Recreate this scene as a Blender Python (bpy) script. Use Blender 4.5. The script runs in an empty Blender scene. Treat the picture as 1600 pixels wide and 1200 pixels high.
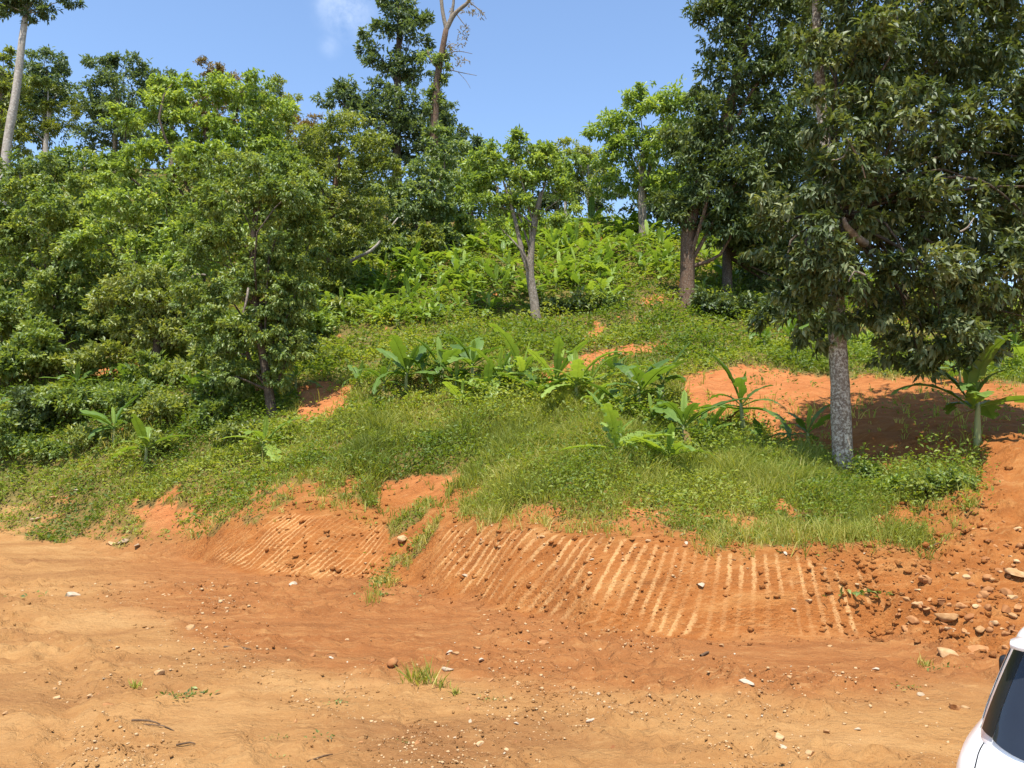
import bpy, math, random
import numpy as np
from math import radians as R, pi

# ------------------------------------------------------------------ camera, sky, sun, exposure
SC = bpy.context.scene
COL = SC.collection
CAM_H = 2.6
F = 1200.0                       # focal length in photo pixels (photo 1600 x 1200)
PITCH = math.atan(100 / F)
cam_d = bpy.data.cameras.new('camera')
cam_d.sensor_width = 36.0
cam_d.lens = 36.0 * F / 1600.0
cam_d.clip_start = 0.05
cam_d.clip_end = 3000
cam = bpy.data.objects.new('camera', cam_d)
cam.location = (0, 0, CAM_H)
cam.rotation_euler = (pi / 2 + PITCH, 0, 0)
COL.objects.link(cam)
SC.camera = cam

SUN_EL, SUN_AZ = R(69), R(193)   # direction towards the sun: behind the camera, to the left
world = bpy.data.worlds.new('World')
SC.world = world
world.use_nodes = True
wn, wl = world.node_tree.nodes, world.node_tree.links
wn.clear()
w_out = wn.new('ShaderNodeOutputWorld')
w_bg = wn.new('ShaderNodeBackground')
w_sky = wn.new('ShaderNodeTexSky')
w_sky.sky_type = 'NISHITA'
w_sky.sun_disc = False
w_sky.sun_elevation = SUN_EL
w_sky.sun_rotation = SUN_AZ
w_sky.altitude = 50
w_sky.air_density = 1.0
w_sky.dust_density = 0.0
w_sky.ozone_density = 2.3
w_bg.inputs['Strength'].default_value = 0.15
wl.new(w_bg.outputs[0], w_out.inputs[0])
# a thin wisp of cloud high over the ridge
w_tc = wn.new('ShaderNodeTexCoord')


def cloud_spot(px, py, size, amount):
    xc, yc = (px - 800) / F, (600 - py) / F
    v = np.array([xc, math.cos(PITCH) - math.sin(PITCH) * yc, math.sin(PITCH) + math.cos(PITCH) * yc])
    v /= np.linalg.norm(v)
    d = wn.new('ShaderNodeVectorMath'); d.operation = 'DISTANCE'
    wl.new(w_tc.outputs['Generated'], d.inputs[0]); d.inputs[1].default_value = v
    m = wn.new('ShaderNodeMapRange'); m.interpolation_type = 'SMOOTHSTEP'
    m.inputs[1].default_value = 0.0; m.inputs[2].default_value = size
    m.inputs[3].default_value = amount; m.inputs[4].default_value = 0.0
    wl.new(d.outputs['Value'], m.inputs[0])
    return m.outputs[0]


w_no = wn.new('ShaderNodeTexNoise')
w_no.inputs['Scale'].default_value = 22
w_no.inputs['Detail'].default_value = 6
w_no.inputs['Roughness'].default_value = 0.6
wl.new(w_tc.outputs['Generated'], w_no.inputs['Vector'])
w_nr = wn.new('ShaderNodeMapRange')
w_nr.inputs[1].default_value = 0.38; w_nr.inputs[2].default_value = 0.72
wl.new(w_no.outputs[0], w_nr.inputs[0])
spots = [cloud_spot(540, 8, 0.05, 0.34), cloud_spot(516, 70, 0.02, 0.12), cloud_spot(550, -50, 0.07, 0.3)]
acc = spots[0]
for s in spots[1:]:
    a = wn.new('ShaderNodeMath'); a.operation = 'MAXIMUM'
    wl.new(acc, a.inputs[0]); wl.new(s, a.inputs[1]); acc = a.outputs[0]
w_mu = wn.new('ShaderNodeMath'); w_mu.operation = 'MULTIPLY'
wl.new(acc, w_mu.inputs[0]); wl.new(w_nr.outputs[0], w_mu.inputs[1])
w_mix = wn.new('ShaderNodeMix'); w_mix.data_type = 'RGBA'
wl.new(w_mu.outputs[0], w_mix.inputs[0])
wl.new(w_sky.outputs[0], w_mix.inputs[6])
w_mix.inputs[7].default_value = (7.2, 7.4, 7.6, 1)
wl.new(w_mix.outputs[2], w_bg.inputs['Color'])

sun_d = bpy.data.lights.new('sun', 'SUN')
sun_d.energy = 4.6
sun_d.angle = R(0.53)
sun_d.color = (1.0, 0.955, 0.88)
sun = bpy.data.objects.new('sun', sun_d)
sun.rotation_euler = (pi / 2 - SUN_EL, 0, pi - SUN_AZ)
sun.location = (-10, -20, 30)
COL.objects.link(sun)

SC.view_settings.view_transform = 'Standard'
SC.view_settings.look = 'None'
SC.view_settings.exposure = 0.85
SC.view_settings.gamma = 1.0
SC.view_settings.use_curve_mapping = False
try:
    SC.cycles.max_bounces = 8
    SC.cycles.transmission_bounces = 4
    SC.cycles.diffuse_bounces = 3
    SC.cycles.glossy_bounces = 2
    SC.cycles.sample_clamp_indirect = 4
except Exception:
    pass

# ------------------------------------------------------------------ maths helpers
rng = np.random.default_rng(7)
random.seed(7)
CP, SP = math.cos(PITCH), math.sin(PITCH)


def P(px, py, Y):
    """world point at depth Y seen in the photo at px, py"""
    xc, yc = (px - 800) / F, (600 - py) / F
    k = Y / (CP - SP * yc)
    return np.array([xc * k, Y, CAM_H + (SP + CP * yc) * k])


def proj(p):
    p = np.asarray(p, float)
    x, y, z = p[..., 0], p[..., 1], p[..., 2] - CAM_H
    d = np.maximum(y * CP + z * SP, 0.05)
    v = z * CP - y * SP
    return 800 + F * x / d, 600 - F * v / d


def hash2(ix, iy, seed):
    n = (ix.astype(np.int64) * 374761393 + iy.astype(np.int64) * 668265263 + seed * 1442695041) & 0x7fffffff
    n = ((n ^ (n >> 13)) * 1274126177) & 0x7fffffff
    return ((n ^ (n >> 16)) & 0xffff) / 65535.0


def vnoise(x, y, seed=0):
    x, y = np.asarray(x, float), np.asarray(y, float)
    ix, iy = np.floor(x), np.floor(y)
    fx, fy = x - ix, y - iy
    fx = fx * fx * (3 - 2 * fx); fy = fy * fy * (3 - 2 * fy)
    a, b = hash2(ix, iy, seed), hash2(ix + 1, iy, seed)
    c, d = hash2(ix, iy + 1, seed), hash2(ix + 1, iy + 1, seed)
    return (a * (1 - fx) + b * fx) * (1 - fy) + (c * (1 - fx) + d * fx) * fy


def fbm(x, y, seed=0, octs=4):
    s, a, t = 0.0, 1.0, 0.0
    for o in range(octs):
        s = s + a * vnoise(x * 2 ** o, y * 2 ** o, seed + o * 17); t += a; a *= 0.5
    return s / t


def sstep(a, b, x):
    t = np.clip((x - a) / (b - a), 0, 1)
    return t * t * (3 - 2 * t)


def norm(v):
    return v / np.maximum(np.linalg.norm(v, axis=-1, keepdims=True), 1e-9)


# ------------------------------------------------------------------ terrain: key lines across the hillside
def flat_hit(px, py):
    yc = (600 - py) / F
    k = -CAM_H / (SP + CP * yc)
    return np.array([(px - 800) / F * k, k * (CP - SP * yc), 0.0])


K1 = np.array([flat_hit(*q) for q in [(-300, 838), (0, 843), (200, 862), (290, 874), (380, 895), (500, 905), (600, 905), (650, 915), (690, 928), (850, 962),
                                      (930, 985), (1100, 997), (1250, 998), (1380, 994), (1500, 1015), (1600, 1040), (1900, 1090)]])
K1_c = {}


def rise(px, py, slope, base_py):
    b = flat_hit(px, base_py)
    # walk along the viewing ray's depth until the slope from the base meets it
    for Y in np.arange(b[1] + 0.02, b[1] + 12, 0.02):
        q = P(px, py, Y)
        if slope * (Y - b[1]) >= q[2]:
            return q
    return P(px, py, b[1] + 2)


K2 = np.array([rise(-300, 818, .3, 838), rise(0, 820, .3, 843), rise(200, 842, .3, 862), rise(290, 842, .6, 874), rise(400, 800, .95, 896), rise(520, 790, .9, 905),
               rise(600, 800, .75, 905), rise(660, 795, .75, 915), rise(740, 808, .95, 935), rise(860, 822, 1.1, 965),
               rise(1000, 834, 1.2, 990), rise(1180, 846, 1.25, 997), rise(1300, 850, 1.2, 997), rise(1390, 850, 1.0, 994),
               P(1470, 822, 13.2), P(1540, 752, 14.2), P(1620, 706, 15.0), P(1900, 680, 16)])
K3 = np.array([P(-400, 640, 30), P(0, 632, 30), P(200, 635, 27), P(400, 628, 25), P(600, 612, 24.5), P(800, 610, 24.5), P(1000, 604, 24.5),
               P(1150, 604, 24.5), P(1300, 604, 25), P(1600, 612, 25), P(2000, 620, 25)])
K4 = np.array([P(-400, 540, 37), P(0, 540, 37), P(400, 522, 36), P(840, 500, 36), P(1000, 492, 36), P(1200, 520, 35), P(1400, 545, 34),
               P(1600, 560, 34), P(2000, 570, 34)])
K5 = np.array([P(-400, 320, 56), P(0, 335, 56), P(300, 350, 55), P(600, 385, 53), P(720, 362, 53), P(860, 350, 53), P(960, 350, 53), P(1060, 372, 52),
               P(1200, 400, 50), P(1400, 450, 50), P(1600, 480, 50), P(2000, 490, 50)])
K6 = np.array([P(-400, 240, 82), P(0, 262, 80), P(300, 262, 80), P(450, 280, 78), P(600, 305, 75), P(720, 340, 72), P(960, 358, 72), P(1200, 405, 75),
               P(1600, 492, 78), P(2000, 500, 78)])


def keys(X):
    X = np.asarray(X, float)
    Ys, Zs = [], []
    Ys.append(np.full(X.shape, -12.0)); Zs.append(np.zeros(X.shape))
    for K in (K1, K2, K3, K4, K5, K6):
        o = np.argsort(K[:, 0]); k = K[o]
        Ys.append(np.interp(X, k[:, 0], k[:, 1])); Zs.append(np.interp(X, k[:, 0], k[:, 2]))
    Ys.append(np.full(X.shape, 220.0)); Zs.append(Zs[-1] - 12)
    Ys.append(np.full(X.shape, 900.0)); Zs.append(Zs[-1] - 30)
    Ys = np.stack(Ys, -1); Zs = np.stack(Zs, -1)
    for i in range(1, Ys.shape[-1]):
        Ys[..., i] = np.maximum(Ys[..., i], Ys[..., i - 1] + 0.3)
    return Ys, Zs


def interp_rows(Y, Ys, Zs):
    z = np.zeros(Y.shape)
    n = Ys.shape[-1]
    for i in range(n - 1):
        a, b = Ys[..., i], Ys[..., i + 1]
        t = (Y - a) / (b - a)
        zz = Zs[..., i] + (Zs[..., i + 1] - Zs[..., i]) * np.clip(t, 0, 1)
        m = (Y >= a) if i else np.ones(Y.shape, bool)
        z = np.where(m, zz, z)
    return z


def bank_t(X, Y):
    Ys, _ = keys(X)
    return (Y - Ys[..., 1]) / (Ys[..., 2] - Ys[..., 1])


def stripe_coord(X, t):
    shear = np.interp(X, [-7, -3.2, -1.5, 0.5, 2.2, 3.6, 4.6, 7, 8, 12], [1.3, 1.2, 1.15, .95, .70, .25, 0.0, 0, -3.2, -3.4])
    sp = np.interp(X, [-5, -2.2, -1, 2, 5], [.125, .125, .15, .16, .17])
    wob = 0.14 * (fbm(X * 1.3, t * .7, 91, 2) - .5)
    return (X - shear * (t - .5) + wob) / sp


def height(X, Y, detail=True):
    X, Y = np.asarray(X, float), np.asarray(Y, float)
    Ys, Zs = keys(X)
    z0 = interp_rows(Y, Ys, Zs)
    zs = 0
    for d in (-1.6, -.8, 0, .8, 1.6):
        zs = zs + interp_rows(Y + d, Ys, Zs) / 5
    w = sstep(1.0, 3.0, Y - Ys[..., 2])
    z = z0 * (1 - w) + zs * w
    zb = 0                                              # soften the very lip and toe of the bank
    for d in (-.14, -.07, 0, .07, .14):
        zb = zb + interp_rows(Y + d, Ys, Zs) / 5
    z = np.where(w > 0, z, zb)
    t = (Y - Ys[..., 1]) / (Ys[..., 2] - Ys[..., 1])
    hill = sstep(0.6, 1.8, t)
    z = z + hill * ((fbm(X * .16, Y * .16, 3, 3) - .5) * 1.1 + (fbm(X * .7, Y * .7, 5, 3) - .5) * .34)
    onb = sstep(-.15, .15, t) * (1 - sstep(1.0, 1.5, t))
    z = z + onb * (fbm(X * .9, Y * .9, 8, 3) - .5) * .34
    flat = 1 - sstep(-.1, .25, t)
    z = z + flat * ((fbm(X * .35, Y * .35, 11, 3) - .5) * .13)
    # low ledge of pushed-up soil between the graded strip and the older pad
    px, py = proj(np.stack([X, Y, np.zeros(X.shape)], -1))
    ledge = np.interp(px, [-400, 150, 330, 480, 640, 800, 1000, 1200, 1400, 1700], [880, 930, 1002, 1032, 1052, 1062, 1068, 1080, 1075, 1060])
    ledge = ledge + (fbm(X * .8, X * 0 + 3, 23, 3) - .5) * 26
    dl = py - ledge
    z = z + flat * (0.07 * sstep(-5, 9, dl) * np.interp(px, [100, 350, 1300, 1500], [0, 1, .7, 0])
                    + .05 * np.exp(-((dl - 1) / 7) ** 2) * (fbm(X * 4, Y * 4, 29, 2) > .45))
    if detail:
        rough = np.clip(flat + onb, 0, 1)
        clod = np.clip(fbm(X * 4.6, Y * 5.2, 31, 3) - .5, 0, 1) * .24 + (fbm(X * 8, Y * 9, 37, 2) - .5) * .06
        patch = sstep(.42, .66, fbm(X * .55, Y * .7, 41, 3))
        rubble = sstep(1330, 1480, px) * sstep(800, 850, py) * (1 - sstep(1040, 1090, py))
        z = z + rough * clod * (.4 + .9 * patch + 1.1 * rubble) * (1 - .6 * onb * (1 - rubble))
        e1 = fbm(X * 2.6, Y * 4.2, 43, 4); e2 = fbm(X * 5.5, Y * 8.5, 47, 3)
        crust = sstep(.50, .545, e1) * .030 + sstep(.52, .57, e2) * .024 - sstep(.60, .66, e1) * .02
        z = z + hill * ((fbm(X * 2.2, Y * 2.6, 49, 3) - .5) * .16 + sstep(.5, .58, fbm(X * 3.1, Y * 4, 51, 3)) * .045)
        z = z + rough * crust * (.35 + .8 * patch) * (1 - .75 * onb * (1 - rubble))
        su = stripe_coord(X, t)
        m = stripe_mask(X, t)
        z = z + m * .012 * np.cos(2 * pi * su)
        # older tyre ruts on the left of the pad
        rr = np.hypot(X + 17, Y - 1.5)
        for r0 in (11.2, 12.9, 14.1):
            z = z - flat * .05 * np.exp(-((rr - r0) / .17) ** 2) + flat * .025 * np.exp(-((rr - r0 - .32) / .13) ** 2)
    return z


def stripe_mask(X, t):
    px = np.where(True, X, X)
    a = sstep(-6.9, -6.3, X) * (1 - sstep(-3.0, -2.5, X))
    b = sstep(-1.6, -1.1, X) * (1 - sstep(5.05, 5.35, X))
    lo = np.interp(X, [-7, -3, -1.5, 0, 1.5, 6], [.06, .0, .02, -.02, -.06, -.04])
    hi = np.interp(X, [-7, -5, -3, -1.5, 0, 2, 3.4, 4.5, 6], [.8, .98, .85, .8, .9, .95, .9, .74, .5])
    n = (fbm(X * 1.5, t * 2.0 + X * .2, 53, 3) - .5) * .5
    tt = t + n * .35
    m = np.maximum(a, b) * sstep(lo - .05, lo + .06, tt) * (1 - sstep(hi - .06, hi + .05, tt))
    su = stripe_coord(X, t)
    per = hash2(np.floor(su + .5), np.floor(su * 0 + 2), 5)
    seg = hash2(np.floor(su + .5), np.floor(t * 2.6 + per * 3), 15)
    brk = sstep(.2, .36, seg * .7 + fbm(X * 1.1, t * 3, 57, 2) * .6 - .12)
    return m * brk * (.6 + .4 * per) * (1 - .75 * sstep(.55, .7, fbm(X * .8 + 4, t * 1.3, 61, 2)))


def G(px, py, y0=5.0, y1=120.0):
    """the terrain point seen at px, py"""
    Yl = np.arange(y0, y1, 0.05)
    xc, yc = (px - 800) / F, (600 - py) / F
    k = Yl / (CP - SP * yc)
    X = xc * k; Z = CAM_H + (SP + CP * yc) * k
    h = height(X, Yl, False)
    i = np.argmax(h >= Z)
    if h[i] < Z[i]:
        i = len(Yl) - 1
    return np.array([X[i], Yl[i], h[i]])


def ground(x, y):
    return float(height(np.array([x]), np.array([y]))[0])


# ------------------------------------------------------------------ mesh helpers
def mesh_np(name, V, Fc, mats, attrs=None, smooth=False, matidx=None):
    V = np.asarray(V, np.float32); Fc = np.asarray(Fc, np.int32)
    me = bpy.data.meshes.new(name)
    n, k = Fc.shape
    me.vertices.add(len(V)); me.vertices.foreach_set('co', V.ravel())
    me.loops.add(n * k); me.loops.foreach_set('vertex_index', Fc.ravel())
    me.polygons.add(n)
    me.polygons.foreach_set('loop_start', np.arange(0, n * k, k, dtype=np.int32))
    me.polygons.foreach_set('loop_total', np.full(n, k, np.int32))
    if smooth:
        me.polygons.foreach_set('use_smooth', np.ones(n, bool))
    if not isinstance(mats, (list, tuple)):
        mats = [mats]
    for m in mats:
        me.materials.append(m)
    if matidx is not None:
        me.polygons.foreach_set('material_index', np.asarray(matidx, np.int32))
    me.update(calc_edges=True)
    for an, dom, dat in (attrs or []):
        at = me.attributes.new(an, 'FLOAT', dom)
        at.data.foreach_set('value', np.asarray(dat, np.float32))
    return me


def link(name, me, parent=None, loc=(0, 0, 0), rot=(0, 0, 0), scale=(1, 1, 1)):
    o = bpy.data.objects.new(name, me)
    COL.objects.link(o)
    o.location = loc; o.rotation_euler = rot; o.scale = scale
    if parent is not None:
        o.parent = parent
    return o


def tag(o, label, cat, group=None):
    o['label'] = label; o['category'] = cat
    if group:
        o['group'] = group
    return o


def empty(name, loc, label, cat, group=None):
    o = link(name, None, None, tuple(float(c) for c in loc))
    o.empty_display_size = .2
    return tag(o, label, cat, group)


def smooth_path(pts, rad, step=0.5):
    pts = np.asarray(pts, float); rad = np.asarray(rad, float)
    out, ro = [], []
    n = len(pts)
    for i in range(n - 1):
        p0, p1, p2, p3 = pts[max(i - 1, 0)], pts[i], pts[i + 1], pts[min(i + 2, n - 1)]
        m = max(2, int(np.linalg.norm(p2 - p1) / step))
        for t in np.linspace(0, 1, m, endpoint=False):
            out.append(.5 * ((2 * p1) + (-p0 + p2) * t + (2 * p0 - 5 * p1 + 4 * p2 - p3) * t ** 2 + (-p0 + 3 * p1 - 3 * p2 + p3) * t ** 3))
            ro.append(rad[i] * (1 - t) + rad[i + 1] * t)
    out.append(pts[-1]); ro.append(rad[-1])
    return np.array(out), np.array(ro)


def tube(pts, rad, sides=9, step=.4, lump=.1, seed=0, flare=0.0):
    c, r = smooth_path(pts, rad, step)
    tg = norm(np.gradient(c, axis=0))
    ref = np.array([0.3, 1.0, 0.1])
    u = norm(np.cross(tg, ref)); v = np.cross(tg, u)
    a = np.linspace(0, 2 * pi, sides, endpoint=False)
    k = np.arange(len(c))
    lum = 1 + lump * (vnoise(k[:, None] * .9 + 0 * a, a[None] * 1.6 + 0 * k[:, None], seed) - .5) * 2
    if flare:
        d = np.linalg.norm(c - c[0], axis=1)
        lum = lum * (1 + flare * np.exp(-d / .22)[:, None] * (.7 + .5 * np.cos(a * 4 + seed)[None]))
    V = c[:, None] + (u[:, None] * np.cos(a)[None, :, None] + v[:, None] * np.sin(a)[None, :, None]) * (r[:, None] * lum)[..., None]
    m = len(c)
    i, j = np.meshgrid(np.arange(m - 1), np.arange(sides), indexing='ij')
    q = np.stack([i * sides + j, i * sides + (j + 1) % sides, (i + 1) * sides + (j + 1) % sides, (i + 1) * sides + j], -1).reshape(-1, 4)
    V = V.reshape(-1, 3)
    # close the tip
    tip = len(V); V = np.vstack([V, c[-1] + tg[-1] * r[-1] * .6])
    base = (m - 1) * sides
    cap = np.array([[base + j, base + (j + 1) % sides, tip, tip] for j in range(sides)])
    return V, q, cap


def tube_mesh(name, pts, rad, mat, **kw):
    V, q, cap = tube(pts, rad, **kw)
    tri = np.concatenate([q[:, [0, 1, 2]], q[:, [0, 2, 3]], cap[:, :3]])
    return mesh_np(name, V, tri, mat, smooth=True)


# ------------------------------------------------------------------ materials
def new_mat(name):
    m = bpy.data.materials.new(name); m.use_nodes = True
    nt = m.node_tree; nt.nodes.clear()
    return m, nt.nodes, nt.links


def ramp(n, stops):
    r = n.new('ShaderNodeValToRGB')
    e = r.color_ramp.elements
    while len(e) < len(stops):
        e.new(.5)
    for i, (p, c) in enumerate(stops):
        e[i].position = p; e[i].color = (*c, 1)
    return r


def leaf_mat(name, dark, mid, light, rough=.45, transl=.35, spec=.45, tr_col=None):
    m, n, l = new_mat(name)
    out = n.new('ShaderNodeOutputMaterial')
    at = n.new('ShaderNodeAttribute'); at.attribute_name = 'tint'
    r = ramp(n, [(0.0, dark), (.5, mid), (1.0, light)])
    l.new(at.outputs['Fac'], r.inputs[0])
    p = n.new('ShaderNodeBsdfPrincipled')
    p.inputs['Roughness'].default_value = rough
    p.inputs['Specular IOR Level'].default_value = spec
    l.new(r.outputs[0], p.inputs['Base Color'])
    t = n.new('ShaderNodeBsdfTranslucent')
    hs = n.new('ShaderNodeMix'); hs.data_type = 'RGBA'; hs.blend_type = 'MULTIPLY'
    hs.inputs[0].default_value = 1
    hs.inputs[7].default_value = tr_col or (1.7, 1.6, .55, 1)
    l.new(r.outputs[0], hs.inputs[6]); l.new(hs.outputs[2], t.inputs['Color'])
    mx = n.new('ShaderNodeMixShader'); mx.inputs[0].default_value = transl
    l.new(p.outputs[0], mx.inputs[1]); l.new(t.outputs[0], mx.inputs[2])
    l.new(mx.outputs[0], out.inputs[0])
    return m


def bark_mat(name, dark, light, patch=None, patch_amt=.5, scale=9):
    m, n, l = new_mat(name)
    out = n.new('ShaderNodeOutputMaterial')
    p = n.new('ShaderNodeBsdfPrincipled'); p.inputs['Roughness'].default_value = .9
    p.inputs['Specular IOR Level'].default_value = .2
    tc = n.new('ShaderNodeTexCoord')
    mp = n.new('ShaderNodeMapping'); mp.inputs['Scale'].default_value = (1, 1, .35)
    l.new(tc.outputs['Object'], mp.inputs[0])
    no = n.new('ShaderNodeTexNoise'); no.inputs['Scale'].default_value = scale
    no.inputs['Detail'].default_value = 8; no.inputs['Roughness'].default_value = .7
    l.new(mp.outputs[0], no.inputs['Vector'])
    r = ramp(n, [(.3, dark), (.7, light)])
    l.new(no.outputs[0], r.inputs[0])
    col = r.outputs[0]
    if patch:
        n2 = n.new('ShaderNodeTexNoise'); n2.inputs['Scale'].default_value = scale * 1.9
        n2.inputs['Detail'].default_value = 9; n2.inputs['Roughness'].default_value = .75; n2.inputs['Distortion'].default_value = .4
        l.new(tc.outputs['Object'], n2.inputs['Vector'])
        mr = n.new('ShaderNodeMapRange'); mr.inputs[1].default_value = .62 - patch_amt * .25; mr.inputs[2].default_value = .70 - patch_amt * .2
        l.new(n2.outputs[0], mr.inputs[0])
        mx = n.new('ShaderNodeMix'); mx.data_type = 'RGBA'
        l.new(mr.outputs[0], mx.inputs[0]); l.new(col, mx.inputs[6]); mx.inputs[7].default_value = (*patch, 1)
        col = mx.outputs[2]
    l.new(col, p.inputs['Base Color'])
    b = n.new('ShaderNodeBump'); b.inputs['Strength'].default_value = .8; b.inputs['Distance'].default_value = .03
    l.new(no.outputs[0], b.inputs['Height']); l.new(b.outputs[0], p.inputs['Normal'])
    l.new(p.outputs[0], out.inputs[0])
    return m


def plain_mat(name, col, rough=.5, metallic=0., spec=.5, coat=0.):
    m, n, l = new_mat(name)
    out = n.new('ShaderNodeOutputMaterial')
    p = n.new('ShaderNodeBsdfPrincipled')
    p.inputs['Roughness'].default_value = rough; p.inputs['Metallic'].default_value = metallic
    p.inputs['Specular IOR Level'].default_value = spec; p.inputs['Coat Weight'].default_value = coat
    p.inputs['Coat Roughness'].default_value = .05
    no = n.new('ShaderNodeTexNoise'); no.inputs['Scale'].default_value = 6; no.inputs['Detail'].default_value = 6
    tc = n.new('ShaderNodeTexCoord'); l.new(tc.outputs['Object'], no.inputs['Vector'])
    r = ramp(n, [(.3, tuple(c * .92 for c in col)), (.7, tuple(min(1, c * 1.04) for c in col))])
    l.new(no.outputs[0], r.inputs[0]); l.new(r.outputs[0], p.inputs['Base Color'])
    l.new(p.outputs[0], out.inputs[0])
    return m


def soil_mat():
    m, n, l = new_mat('soil')
    out = n.new('ShaderNodeOutputMaterial')
    p = n.new('ShaderNodeBsdfPrincipled'); p.inputs['Roughness'].default_value = .95
    p.inputs['Specular IOR Level'].default_value = .12
    geo = n.new('ShaderNodeNewGeometry')

    def noise(scale, detail=6, rough=.6, vec=None, dist=0):
        x = n.new('ShaderNodeTexNoise'); x.inputs['Scale'].default_value = scale
        x.inputs['Detail'].default_value = detail; x.inputs['Roughness'].default_value = rough
        x.inputs['Distortion'].default_value = dist
        l.new(vec or geo.outputs['Position'], x.inputs['Vector'])
        return x.outputs[0]

    def attr(a):
        x = n.new('ShaderNodeAttribute'); x.attribute_name = a
        return x.outputs['Fac']

    def rng_(v, a, b, c=0., d=1.):
        x = n.new('ShaderNodeMapRange'); x.inputs[1].default_value = a; x.inputs[2].default_value = b
        x.inputs[3].default_value = c; x.inputs[4].default_value = d
        l.new(v, x.inputs[0]); return x.outputs[0]

    def mix(f, a, b, mode='MIX'):
        x = n.new('ShaderNodeMix'); x.data_type = 'RGBA'; x.blend_type = mode
        if isinstance(f, float): x.inputs[0].default_value = f
        else: l.new(f, x.inputs[0])
        for s, v in ((6, a), (7, b)):
            if isinstance(v, tuple): x.inputs[s].default_value = (*v, 1)
            else: l.new(v, x.inputs[s])
        return x.outputs[2]

    def math_(op, a, b):
        x = n.new('ShaderNodeMath'); x.operation = op
        for s, v in ((0, a), (1, b)):
            if isinstance(v, (int, float)): x.inputs[s].default_value = v
            else: l.new(v, x.inputs[s])
        return x.outputs[0]

    st = n.new('ShaderNodeMapping'); st.inputs['Scale'].default_value = (.45, 1.5, 1)
    l.new(geo.outputs['Position'], st.inputs[0])
    big = noise(.55, 5, .6, st.outputs[0], .6)
    med = noise(2.6, 7, .65, st.outputs[0], .3)
    fine = noise(24, 6, .7)
    grit = noise(85, 3, .7)
    tan = ramp(n, [(.28, (0.243, 0.108, 0.038)), (.5, (0.359, 0.180, 0.062)), (.72, (0.447, 0.251, 0.097))]); l.new(big, tan.inputs[0])
    org = ramp(n, [(.28, (0.205, 0.070, 0.020)), (.5, (0.286, 0.101, 0.029)), (.75, (0.367, 0.150, 0.046))]); l.new(med, org.inputs[0])
    bnk = ramp(n, [(.28, (0.228, 0.076, 0.018)), (.5, (0.314, 0.109, 0.026)), (.75, (0.390, 0.166, 0.048))]); l.new(med, bnk.inputs[0])
    red = ramp(n, [(.28, (0.317, 0.104, 0.032)), (.5, (0.426, 0.149, 0.048)), (.75, (0.495, 0.203, 0.071))]); l.new(med, red.inputs[0])
    c = mix(attr('zone'), tan.outputs[0], org.outputs[0])
    c = mix(attr('bank'), c, bnk.outputs[0])
    c = mix(attr('terrace'), c, red.outputs[0])
    # polished scrape marks of the digger's teeth
    su = attr('stripe')
    wv = math_('COSINE', math_('MULTIPLY', su, 2 * pi), 0)
    wv = math_('ADD', wv, rng_(noise(22, 6, .8), .25, .75, -1.3, 1.3))
    smk = math_('MULTIPLY', rng_(wv, .25, .95), attr('smask'))
    c = mix(math_('MULTIPLY', smk, .85), c, (.60, .35, .145))
    # pale dust and crumbs
    dust = rng_(noise(1.3, 6, .7, st.outputs[0]), .52, .72)
    c = mix(math_('MULTIPLY', dust, .2), c, (.46, .27, .10))
    c = mix(math_('MULTIPLY', rng_(fine, .56, .72), .4), c, (.50, .29, .115))
    c = mix(math_('MULTIPLY', rng_(fine, .44, .30), .4), c, (.24, .10, .034))
    c = mix(math_('MULTIPLY', rng_(grit, .6, .75), .3), c, (.52, .34, .16))
    c = mix(math_('MULTIPLY', rng_(grit, .4, .28), .35), c, (.16, .07, .03))
    # leaf litter and humus where plants grow
    hum = ramp(n, [(.3, (.05, .055, .016)), (.55, (.12, .12, .034)), (.8, (.22, .175, .06))]); l.new(noise(3.5, 7, .7), hum.inputs[0])
    c = mix(attr('veg'), c, hum.outputs[0])
    l.new(c, p.inputs['Base Color'])
    vo = n.new('ShaderNodeTexVoronoi'); vo.inputs['Scale'].default_value = 15; vo.inputs['Randomness'].default_value = 1
    vd = n.new('ShaderNodeMapping'); vd.inputs['Scale'].default_value = (.8, 1.3, 1); l.new(geo.outputs['Position'], vd.inputs[0]); l.new(vd.outputs[0], vo.inputs['Vector'])
    vo2 = n.new('ShaderNodeTexVoronoi'); vo2.inputs['Scale'].default_value = 37; l.new(vd.outputs[0], vo2.inputs['Vector'])
    clod_streak = n.new('ShaderNodeTexNoise'); clod_streak.inputs['Scale'].default_value = 3.2; clod_streak.inputs['Detail'].default_value = 8; clod_streak.inputs['Roughness'].default_value = .72
    tm = n.new('ShaderNodeMapping'); tm.inputs['Scale'].default_value = (.55, 3.4, 1); tm.inputs['Rotation'].default_value = (0, 0, .16); l.new(geo.outputs['Position'], tm.inputs[0]); l.new(tm.outputs[0], clod_streak.inputs['Vector'])
    c = mix(math_('MULTIPLY', rng_(clod_streak.outputs[0], .47, .36), .34), c, (.22, .095, .032))  # short dark streaks paint the shadows of clods into the soil colour
    c = mix(math_('MULTIPLY', rng_(clod_streak.outputs[0], .55, .66), .3), c, (.52, .31, .125))
    l.new(c, p.inputs['Base Color'])
    crumb = math_('MULTIPLY', rng_(noise(1.7, 4, .6), .34, .6), math_('SUBTRACT', 1.0, math_('ADD', vo.outputs['Distance'], math_('MULTIPLY', vo2.outputs['Distance'], .5))))
    hsum = math_('ADD', math_('MULTIPLY', crumb, 1.1), math_('ADD', math_('MULTIPLY', fine, 1.0), math_('ADD', math_('MULTIPLY', grit, .4), math_('ADD', math_('MULTIPLY', med, 1.2), math_('MULTIPLY', clod_streak.outputs[0], 1.3)))))
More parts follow.
